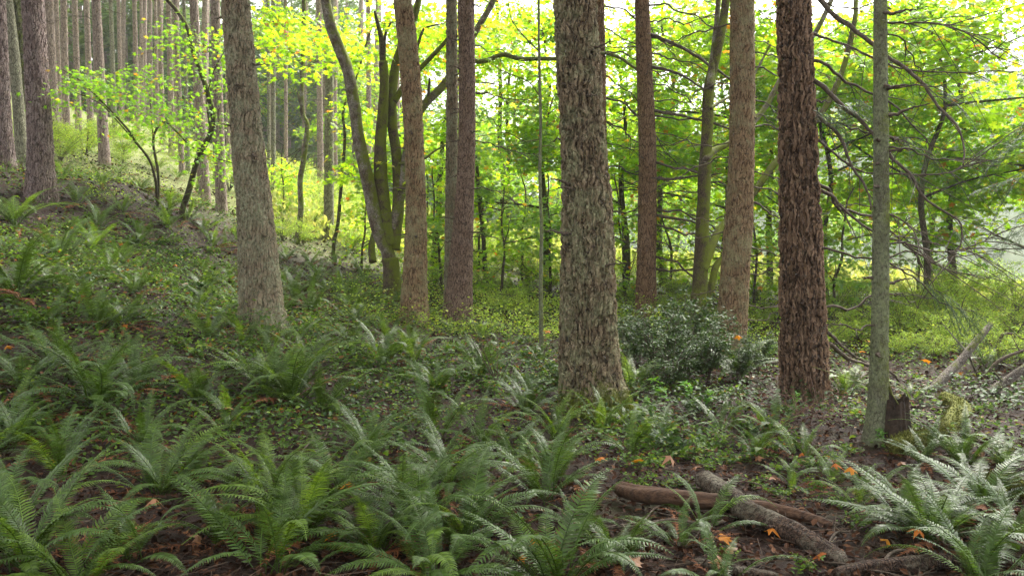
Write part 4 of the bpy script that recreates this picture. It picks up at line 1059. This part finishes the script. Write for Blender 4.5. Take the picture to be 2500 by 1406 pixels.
tag(link('twig_litter', mb.mesh('twig_litter', M['twig'], False)), 'thin dead twigs strewn over the forest floor', 'twig litter', kind='stuff')


def cover(name, mat, clumps, per, size, thr, seed, label, dmax=30, hmax=.16, dmin=3.5, bias=None):
    x, y = field(clumps, dmin, dmax)
    w = fbm(x * .55 + seed, y * .55, 3)
    if bias is not None: w = w + bias(x, y)
    k = w > thr; x, y = x[k], y[k]
    m = len(x) * per
    jx = rng.normal(0, .16, m); jy = rng.normal(0, .16, m)
    X = np.repeat(x, per) + jx; Y = np.repeat(y, per) + jy
    hh = np.repeat(rng.uniform(.04, hmax * 1.5, len(x)), per) * np.exp(-(jx ** 2 + jy ** 2) / .06) * rng.uniform(.4, 1.1, m) + .015
    mb = MB(); mb.scatter(OVAL_V * np.array([1, 1.15, 1]), OVAL_F, np.stack([X, Y, gz(X, Y) + hh], -1), rnd_rot(m, .38), size * rng.uniform(.5, 1.3, m))
    tag(link(name, mb.mesh(name, M[mat], False)), label, 'ground cover', kind='stuff')


cov_bias = lambda x, y: -.34 * sstep(6.6, 5.2, y) + .06 * sstep(6.5, 8, y) - .14 * sstep(.1, .35, x / y) * sstep(16, 8, y)
cover('ground_cover', 'cover', 3600, 22, .046, .46, 3, 'small bright leaves of low creeping plants on the forest floor', bias=cov_bias)
cover('dark_ground_cover', 'cover_dark', 3600, 22, .05, .47, 50, 'small dark glossy leaves creeping over the slope', hmax=.2, bias=cov_bias)
cover('slope_ground_cover', 'cover', 5200, 24, .06, .47, 20, 'green creeping plants and low leaves covering the open slope', dmin=9, dmax=34, hmax=.28, bias=lambda x, y: -.6 * sstep(-.16, -.06, x / y))
cover('bright_ground_cover', 'huckle', 9000, 22, .05, .40, 90, 'yellow-green low growth under the far trees', dmax=48, dmin=13, hmax=.45, bias=lambda x, y: -.3 * sstep(-.12, -.3, x / y) * sstep(34, 24, y))
# meadow and far slope growth
n = 110000
y = np.exp(rng.uniform(math.log(25), math.log(95), n)); x = rng.uniform(-.36, .8, n) * y
k = x > -.32 * y
x, y = x[k], y[k]
mb = MB(); mb.scatter(DIA_V, DIA_F, np.stack([x, y, gz(x, y) + rng.uniform(0, .9, len(x)) * (.3 + fbm(x * .25, y * .25))], -1), rotm(rng.random(len(x)) * 6.28, rng.normal(.8, .5, len(x)), rng.normal(0, .6, len(x))), rng.uniform(.10, .28, len(x)))
tag(link('meadow_grass', mb.mesh('meadow_grass', M['meadow'], False)), 'pale yellow-green rank growth of the open meadow', 'meadow', kind='stuff')

# far wood: one mass of conifers on the upper slope and the hill across the valley
pp, ss = [], []
mb = MB()
LOWB = needle_bough('t', None, 1.0, 10, 5, .16, .05, .4); LV, LF = mesh_arrays(LOWB)


def far_conifer(x, y, z, h, nb):
    q = rng.random(nb) ** .8; az = rng.random(nb) * 6.28
    return np.stack([x + 0 * q, y + 0 * q, z + h * (.12 + .88 * q)], -1), rotm(az, rng.normal(-.05, .2, nb), rng.normal(0, .3, nb)), (1 - q) ** .8 * h * .24 + .5


A1, A2, A3 = [], [], []
for _ in range(60):
    x = rng.uniform(-75, -10); y = rng.uniform(62, 95)
    a = far_conifer(x, y, float(gz(x, y)), rng.uniform(18, 28), 46); A1.append(a[0]); A2.append(a[1]); A3.append(a[2])
for _ in range(34):
    x = rng.uniform(-14, 8); y = rng.uniform(70, 100)
    a = far_conifer(x, y, float(gz(x, y)), rng.uniform(9, 18), 40); A1.append(a[0]); A2.append(a[1]); A3.append(a[2])
mb.scatter(LV, LF, np.concatenate(A1), np.concatenate(A2), np.concatenate(A3))
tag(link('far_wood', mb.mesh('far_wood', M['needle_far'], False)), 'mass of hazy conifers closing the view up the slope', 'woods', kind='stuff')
mb = MB()
for _ in range(110):
    x = rng.uniform(-75, -8); y = rng.uniform(55, 92); z = float(gz(x, y)); r = rng.uniform(.15, .32)
    mb.tube(np.array([[x, y, z - .5], [x + .2, y, z + 12], [x + .3, y, z + 24]]), np.array([r, r * .8, r * .2]), 7, False)
tag(link('far_timber', mb.mesh('far_timber', M['bark_far'])), 'mass of hazy straight stems far up the slope', 'woods', kind='stuff')
mb = MB(); A1, A2, A3 = [], [], []
for _ in range(900):
    x = rng.uniform(-60, 260); y = rng.uniform(105, 300); z = float(hillz(np.array(x), np.array(y)))
    a = far_conifer(x, y, z, rng.uniform(7, 14), 12); A1.append(a[0]); A2.append(a[1]); A3.append(a[2] * 1.5)
mb.scatter(LV, LF, np.concatenate(A1), np.concatenate(A2), np.concatenate(A3))
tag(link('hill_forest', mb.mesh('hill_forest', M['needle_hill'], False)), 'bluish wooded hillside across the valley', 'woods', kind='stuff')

# ------------------------------------------------------------------ logs, stump, fallen limbs
def log(name, label, px, w, mat, cat='log', lift=.5, sag=True, group=None, seg=28, wob=.26, twigs=5):
    """lies on the ground along photo points (u, v of its axis); w: widths in px"""
    rows = []
    for (u, v), ww in zip(px, w):
        p = hit(u, v + ww * lift); r = ww / F * p[1] / 2
        rows.append([p[0], p[1], p[2] + r * (1.7 if mat == 'log_tan' else 1.1), r])
    rows = np.array(rows); b = rows[0, :3].copy(); rows[:, :3] -= b
    pa = smooth_path(rows, .04); pa[0, 3] *= .7; pa[-1, 3] *= .6; pa[1:-1, 3] *= rng.uniform(.95, 1.06, len(pa) - 2)
    mb = MB(); mb.tube(pa[:, :3], pa[:, 3], seg, True, wob)
    for _ in range(twigs):
        i = rng.integers(0, len(pa)); d = rng.normal(0, .6, 3); d[2] = abs(d[2]) * .6; l = rng.uniform(.08, .22); q = np.linspace(0, 1, 6)[:, None]
        mb.tube(pa[i, :3] + d * q * l * .6, .35 * pa[i, 3] * (1 - .7 * q[:, 0]), 6)
    if mat == 'moss':
        n = 5000; i = rng.integers(1, len(pa) - 1, n); dv = rng.normal(0, 1, (n, 3)); dv[:, 2] = dv[:, 2] * .8 + .35; dv /= np.linalg.norm(dv, axis=1)[:, None]
        mb.scatter(DIA_V * np.array([1, .5, 1]), DIA_F, pa[i, :3] + dv * (pa[i, 3] * rng.uniform(.85, 1.12, n))[:, None] + rng.normal(0, .012, (n, 3)), rotm(np.arctan2(dv[:, 1], dv[:, 0]) + rng.normal(0, .6, n), np.arcsin(dv[:, 2]) + rng.normal(0, .5, n), rng.normal(0, 1, n)), rng.uniform(.012, .032, n))
    o = link(name, mb.mesh(name, M[mat]), loc=b)
    return tag(o, label, cat, group)


log('fallen_log', 'dark mottled log slanting down beside the large fern, lying over the tan log', [(1712, 1168), (1780, 1215), (1834, 1260), (1927, 1303), (2020, 1350), (2060, 1374)], [44, 50, 52, 50, 44, 36], 'log')
log('fallen_log', 'short tan barkless log under the dark slanting log', [(1505, 1205), (1560, 1220), (1640, 1232), (1770, 1245)], [34, 40, 42, 40], 'log_tan')
log('fallen_log', 'tan broken pole end continuing beyond the dark slanting log', [(1815, 1243), (1880, 1254), (1950, 1268), (2030, 1290)], [28, 28, 26, 20], 'log_tan')
log('fallen_log', 'grey brown log half under the large fern at the picture foot', [(2040, 1402), (2120, 1390), (2220, 1385), (2320, 1368)], [30, 36, 38, 36], 'log')
log('fallen_log', 'thin dark log running along the picture foot below the slanting log', [(1690, 1378), (1800, 1392), (1900, 1412)], [20, 24, 24], 'log')
log('fallen_branch', 'long thin dark pole lying across bare soil past the slim tree', [(2180, 1058), (2300, 1068), (2400, 1080), (2510, 1105)], [9, 9, 8, 7], 'log', 'branch', seg=8)
log('fallen_branch', 'brown branch lying among ferns, curving down from the foot of the picture', [(1260, 1275), (1330, 1280), (1400, 1310), (1450, 1370), (1480, 1410)], [7, 9, 10, 10, 10], 'branch', 'branch', lift=-3, seg=8)
log('mossy_log', 'thick rotten limb wrapped in bright yellow-green moss beyond the stump', [(2185, 1095), (2230, 1085), (2290, 1070)], [44, 46, 34], 'moss', wob=.4)
log('mossy_log', 'forked mossy limb lying farther out than the mossy one by the stump', [(2315, 1055), (2325, 1025), (2345, 1005), (2330, 990), (2300, 975)], [36, 36, 40, 34, 30], 'moss', wob=.45)
log('mossy_log', 'low mossy log at the picture edge behind the large fern', [(2385, 1190), (2440, 1195), (2510, 1205)], [44, 52, 44], 'moss', wob=.4)
log('moss_mound', 'small mossy lump in the dark hollow among dead fronds', [(265, 1310), (300, 1312), (335, 1318)], [30, 42, 30], 'moss', 'moss', wob=.5)


def leaning(label, px, d0, d1, w0, w1, mat):
    n = len(px); rows = []
    for i, (u, v) in enumerate(px):
        t = i / (n - 1); d = d0 + (d1 - d0) * t; rows.append([*P(u, v, d), (w0 + (w1 - w0) * t) / F * d / 2])
    rows = np.array(rows); b = rows[0, :3].copy(); b[2] = min(b[2], float(gz(b[0], b[1]))); rows[0, 2] = b[2]; rows[:, :3] -= b
    pa = smooth_path(rows, .05); mb = MB(); mb.tube(pa[:, :3], pa[:, 3], 14, True, .2)
    for _ in range(4):
        i = rng.integers(len(pa) // 3, len(pa)); d = rng.normal(0, .7, 3) + (pa[-1, :3] - pa[0, :3]) / 2; l = rng.uniform(.2, .6); q = np.linspace(0, 1, 8)[:, None]
        mb.tube(pa[i, :3] + d * q * l, pa[i, 3] * .35 * (1 - .8 * q[:, 0]) + .002, 6)
    tag(link('fallen_limb', mb.mesh('fallen_limb', M[mat]), loc=b), label, 'branch')


leaning('grey broken limb propped up behind the mossy forked log', [(2275, 945), (2310, 915), (2345, 880), (2395, 820), (2420, 790)], 9.6, 10.2, 26, 12, 'log_grey')
leaning('curved grey limb with mossy underside rising to the picture edge', [(2395, 985), (2410, 965), (2450, 935), (2490, 905), (2530, 880)], 9.2, 9.2, 24, 16, 'log_grey')
leaning('thin dark limb leaning over yellow-green shrubs near the picture edge', [(2400, 895), (2440, 880), (2500, 855), (2540, 840)], 10.2, 10.2, 9, 6, 'branch')
leaning('arched thin dead limb above the yellow-green shrubs at the meadow edge', [(2385, 900), (2440, 830), (2450, 815), (2480, 818), (2520, 840)], 11, 11, 9, 5, 'branch')
leaning('mossy thin limb bent over beside the slim lichen-coated tree', [(2200, 1050), (2198, 1000), (2180, 970), (2168, 930)], 6.9, 6.8, 10, 6, 'branch_moss')

# rotten stump
mb = MB(); b = hit(2190, 1085); a = np.linspace(0, 2 * PI, 28, endpoint=False)
rows = []
for k, (h, r) in enumerate([(-.1, .2), (.0, .17), (.1, .14), (.2, .125), (.27, .11)]):
    rr = r * .85 * (1 + .45 * (fbm(np.cos(a) * 1.5 + 5, np.sin(a) * 1.5 + h * 2, 2) - .5) * 2)
    hh = h + (k == 4) * .42 * (fbm(np.cos(a) * 2 + 9, np.sin(a) * 2, 2) - .4)
    rows.append(np.stack([rr * np.cos(a), rr * np.sin(a), h + 0 * a + hh - h], -1))
V = np.vstack(rows + [[[0, 0, .12]]]); n = 28
q = np.concatenate([np.stack([k * n + np.arange(n), k * n + (np.arange(n) + 1) % n, (k + 1) * n + (np.arange(n) + 1) % n, (k + 1) * n + np.arange(n)], -1) for k in range(4)])
mb.add(V, [q, np.stack([4 * n + np.arange(n), 4 * n + (np.arange(n) + 1) % n, np.full(n, 5 * n)], -1)])
tag(link('tree_stump', mb.mesh('tree_stump', M['rot'], False), loc=b), 'dark rotten jagged stump against the foot of the slim lichen-coated tree', 'stump')

# bare pink twigs before the dark fir
mb = MB(); b = hit(1975, 1030)
for k in range(13):
    az = rng.uniform(0, 6.28); l = rng.uniform(.35, .75); q = np.linspace(0, 1, 10)[:, None]
    d = np.array([math.cos(az) * .7, math.sin(az) * .4, rng.uniform(.5, 1.1)])
    p = np.array([rng.normal(0, .16), rng.normal(0, .1), 0]) + d * q * l + q ** 2 * np.array([rng.normal(0, .3), 0, -.2])
    mb.tube(p, .0036 * (1 - .75 * q[:, 0]) + .001, 5, cap=False)
    for _ in range(3):
        i = rng.integers(3, 9); dd = d + rng.normal(0, .6, 3); qq = np.linspace(0, 1, 5)[:, None]
        mb.tube(p[i] + dd * qq * l * .3, .0022 * (1 - .7 * qq[:, 0]) + .0006, 4, cap=False)
M['pink'] = plain('pink_twig', (.12, .06, .045), (.2, .12, .09), 30)
tag(link('bare_shrub', mb.mesh('bare_shrub', M['pink']), loc=b), 'leafless shrub of thin pinkish twigs before the dark reddish fir', 'shrub')
mb = MB(); b = hit(1215, 940)
for k in range(7):
    az = rng.uniform(0, 6.28); l = rng.uniform(.5, .95); q = np.linspace(0, 1, 10)[:, None]; d = np.array([math.cos(az) * .5, math.sin(az) * .4, rng.uniform(.7, 1.1)])
    mb.tube(d * q * l, .004 * (1 - .75 * q[:, 0]) + .001, 5, cap=False)
tag(link('bare_shrub', mb.mesh('bare_shrub', M['branch']), loc=b), 'leafless dark shrub of thin upright twigs before the thin sapling', 'shrub')

# fallen sticks on the floor, each its own
STK = []
for k in range(5):
    mb = MB(); q = np.linspace(0, 1, 14); L = 1.0; ph = rng.random() * 50
    pa = np.stack([q * L, .16 * (fbm(q * 3 + ph, q * 0, 2) - .5), .03 + .1 * (fbm(q * 3 + ph, q * 0 + 5, 2) - .4)], -1)
    mb.tube(pa, .009 * (1 - .6 * q) + .002, 7)
    for _ in range(4):
        i = rng.integers(3, 13); d = np.array([.7, rng.choice([-1, 1]) * .7, rng.uniform(0, .3)]); s = np.linspace(0, 1, 6)[:, None]
        mb.tube(pa[i] + d * s * rng.uniform(.1, .35), .004 * (1 - .7 * s[:, 0]) + .001, 5, cap=False)
    STK.append(mb.mesh('fallen_stick', M['branch']))
for k in range(60):
    u, v = [(random.uniform(1500, 2480), random.uniform(1030, 1400)), (random.uniform(2000, 2500), random.uniform(950, 1150)), (random.uniform(50, 1400), random.uniform(850, 1400))][k % 3 if k % 2 else k % 2]
    p = hit(u, v); o = link('fallen_stick', STK[k % 5], None, p, (random.uniform(-.15, .15), random.uniform(-.1, .1), random.uniform(0, 6.28)), random.uniform(.4, .95))
    tag(o, None, 'stick', 'fallen sticks'); items.append((o, ['thin', 'forked', 'bent', 'twiggy', 'dark'][k % 5] + ' fallen stick', (u, v)))

# fallen maple leaves, each its own
FL = []
for mt in ('fall_orange', 'fall_brown'):
    for k in range(3):
        mb = MB(); Vv = MAPLE_V.copy(); Vv[:, 2] += .35 * np.sin(Vv[:, 0] * 5 + k) * .25 + .2 * Vv[:, 1] ** 2 * (k - 1); mb.add(Vv, MAPLE_F); FL.append(mb.mesh('fallen_leaf', M[mt], False))
spots = [(2085, 1185, .12, 0, .3), (1880, 1312, .13, 0, .03), (1765, 1390, .15, 1, .03), (330, 945, .14, 1, .25), (310, 798, .13, 0, .1), (432, 925, .12, 0, .12), (100, 856, .16, 0, .05), (15, 862, .14, 0, .05), (1340, 778, .14, 0, .5), (1290, 862, .12, 0, .1), (2035, 1160, .12, 0, .15),
         (1020, 835, .13, 0, .1), (298, 578, .16, 0, .2), (425, 645, .15, 0, .1), (215, 655, .13, 0, .2), (585, 690, .13, 0, .1), (680, 815, .14, 0, .08), (1055, 935, .15, 1, .08), (1085, 930, .14, 1, .06), (1215, 1040, .16, 1, .05), (1230, 1028, .13, 0, .05), (2120, 800, .14, 0, .4), (2105, 840, .14, 0, .3), (2265, 862, .16, 0, .4),
         (2060, 960, .1, 0, .03), (2100, 1010, .1, 0, .03), (1590, 1015, .12, 0, .03), (1640, 1145, .16, 1, .25), (1560, 1140, .12, 0, .1), (1600, 1030, .12, 0, .03), (1290, 1350, .12, 0, .08), (1270, 1380, .1, 0, .03), (1545, 1395, .16, 1, .03), (360, 1255, .17, 1, .1), (830, 1235, .14, 0, .3), (820, 1330, .16, 0, .1),
         (680, 1340, .14, 1, .05), (860, 1225, .12, 0, .25), (1760, 1330, .14, 0, .03), (1790, 1360, .12, 1, .02), (2160, 1345, .1, 0, .05), (2340, 1090, .1, 1, .03), (2200, 1140, .1, 1, .03), (1700, 1160, .13, 1, .1), (2010, 1370, .12, 0, .03), (1460, 1130, .13, 0, .05), (1530, 1080, .12, 1, .03), (200, 875, .12, 1, .05), (60, 905, .13, 1, .03),
         (1890, 1180, .12, 1, .05), (1960, 1120, .1, 0, .03), (1850, 1130, .1, 1, .03), (2240, 1330, .12, 0, .1), (1010, 1350, .12, 1, .1), (490, 1330, .12, 1, .03), (140, 1140, .13, 0, .1), (1430, 1170, .1, 1, .03), (1800, 790, .12, 0, .7), (1495, 1010, .1, 0, .03), (1335, 1000, .1, 1, .03), (860, 920, .12, 1, .08), (560, 1010, .14, 1, .2)]
for k, (u, v, s, br, h) in enumerate(spots):
    p = hit(u, v + h * F / 8 * .9); p[2] += h * .8 + .02
    o = link('fallen_leaf', FL[br * 3 + k % 3], None, p, (random.uniform(-.5, .5), random.uniform(-.6, .3), random.uniform(0, 6.28)), (s * .9, s * .9, s * random.uniform(.6, 2.2)))
    tag(o, None, 'leaf', 'fallen maple leaves')
    items.append((o, ('brown' if br else 'orange') + (' fallen leaf' if h < .15 else ' leaf on greenery'), (u, v)))

# ------------------------------------------------------------------ labels that single each one out
LM = [('tall purplish fir', 100, 485), ('lichen-spotted leaning fir', 640, 800), ('mossy many-stemmed maple', 950, 725), ('tan slender fir', 1010, 788), ('twin firs', 1115, 788), ('thin lichen sapling', 1322, 865), ('biggest furrowed fir', 1450, 1000),
      ('dark reddish fir', 1964, 977), ('strip-barked fir', 1780, 862), ('knotty reddish fir', 1576, 778), ('slim lichen-coated tree', 2137, 1090), ('crossed logs', 1840, 1250), ('S-shaped dark maple stem', 448, 530), ('crooked moss-banded stem', 724, 595), ('small moss lump in the hollow', 300, 1312),
      ('curved grey limb', 2440, 940), ('log at the picture foot', 2200, 1385)]
by = {}
for o, ph, (u, v) in items:
    nm, lu, lv = min(LM, key=lambda m: math.hypot(u - m[1], (v - m[2]) * 1.4))
    du, dv = u - lu, (v - lv) * 1.6
    side = ('downhill of' if du > 0 else 'uphill of') if abs(du) > abs(dv) else ('in front of' if dv > 0 else 'beyond')
    by.setdefault((ph.split()[-1] if 'leaf' not in ph else 'leaf', side, nm), []).append((math.hypot(du, dv), o, ph))
for (kind, side, nm), lst in by.items():
    lst.sort(key=lambda t: t[0])
    for i, (_, o, ph) in enumerate(lst):
        o['label'] = f'{ph} {side} the {nm}' + (f', {ORD[min(i, 29)]} out' if len(lst) > 1 else '')

# ------------------------------------------------------------------ light, air, camera
w = bpy.data.worlds.new('World'); scene.world = w; w.use_nodes = True
nt = w.node_tree; bg = nt.nodes['Background']
sky = nt.nodes.new('ShaderNodeTexSky'); sky.sky_type = 'NISHITA'; sky.sun_disc = False
SUN_EL, SUN_AZ = 52, 30            # degrees; azimuth clockwise from straight ahead
sky.sun_elevation = math.radians(SUN_EL); sky.sun_rotation = math.radians(SUN_AZ)
sky.dust_density = 6.0; sky.air_density = 1.0; sky.ozone_density = 1.0
hs = nt.nodes.new('ShaderNodeHueSaturation'); hs.inputs['Saturation'].default_value = .03
nt.links.new(sky.outputs[0], hs.inputs['Color']); nt.links.new(hs.outputs[0], bg.inputs[0])
bg.inputs[1].default_value = .10
sl = bpy.data.lights.new('sun', 'SUN'); sl.energy = 1.3; sl.angle = math.radians(30); sl.color = (1, .92, .78)
so = bpy.data.objects.new('sun', sl); COL.objects.link(so)
az = math.radians(SUN_AZ)
from mathutils import Vector
so.rotation_euler = Vector((math.sin(az) * math.cos(math.radians(SUN_EL)), math.cos(az) * math.cos(math.radians(SUN_EL)), math.sin(math.radians(SUN_EL)))).to_track_quat('Z', 'Y').to_euler()

HAZE = .0007
if HAZE:
    mb = MB(); lo = np.array([-430, -70, -14.]); hi = np.array([430, 710, 75.])
    V = np.array([[(lo, hi)[i][0], (lo, hi)[j][1], (lo, hi)[k][2]] for i in (0, 1) for j in (0, 1) for k in (0, 1)])
    mb.add(V, [np.array([[0, 1, 3, 2], [4, 6, 7, 5], [0, 4, 5, 1], [2, 3, 7, 6], [0, 2, 6, 4], [1, 5, 7, 3]])])
    hm = NT('haze'); pv = hm.n('VolumePrincipled', {'Color': (.93, .96, .97), 'Density': HAZE, 'Anisotropy': .2}); hm.t.links.new(pv.outputs[0], hm.out.inputs[1])
    tag(link('haze', mb.mesh('haze', hm.m, False)), 'thin pale morning haze in the forest air', 'haze', kind='stuff')

cam = bpy.data.cameras.new('camera'); co = bpy.data.objects.new('camera', cam); COL.objects.link(co)
co.location = (0, 0, EYE); co.rotation_euler = (PI / 2, 0, 0)
cam.sensor_width = 36; cam.lens = 36 * F / 2500; cam.shift_y = -(703 - HV) / 2500
cam.clip_start = .1; cam.clip_end = 2000
scene.camera = co
scene.view_settings.view_transform = 'Standard'; scene.view_settings.look = 'None'
scene.view_settings.exposure = 2.75; scene.view_settings.gamma = 1; scene.view_settings.use_curve_mapping = False
cy = scene.cycles
cy.max_bounces = 6; cy.diffuse_bounces = 3; cy.glossy_bounces = 2; cy.transmission_bounces = 4; cy.transparent_max_bounces = 4; cy.volume_bounces = 1
cy.caustics_reflective = False; cy.caustics_refractive = False
cy.use_denoising = True; cy.denoiser = 'OPENIMAGEDENOISE'; cy.denoising_input_passes = 'RGB_ALBEDO_NORMAL'
cy.sample_clamp_indirect = 6
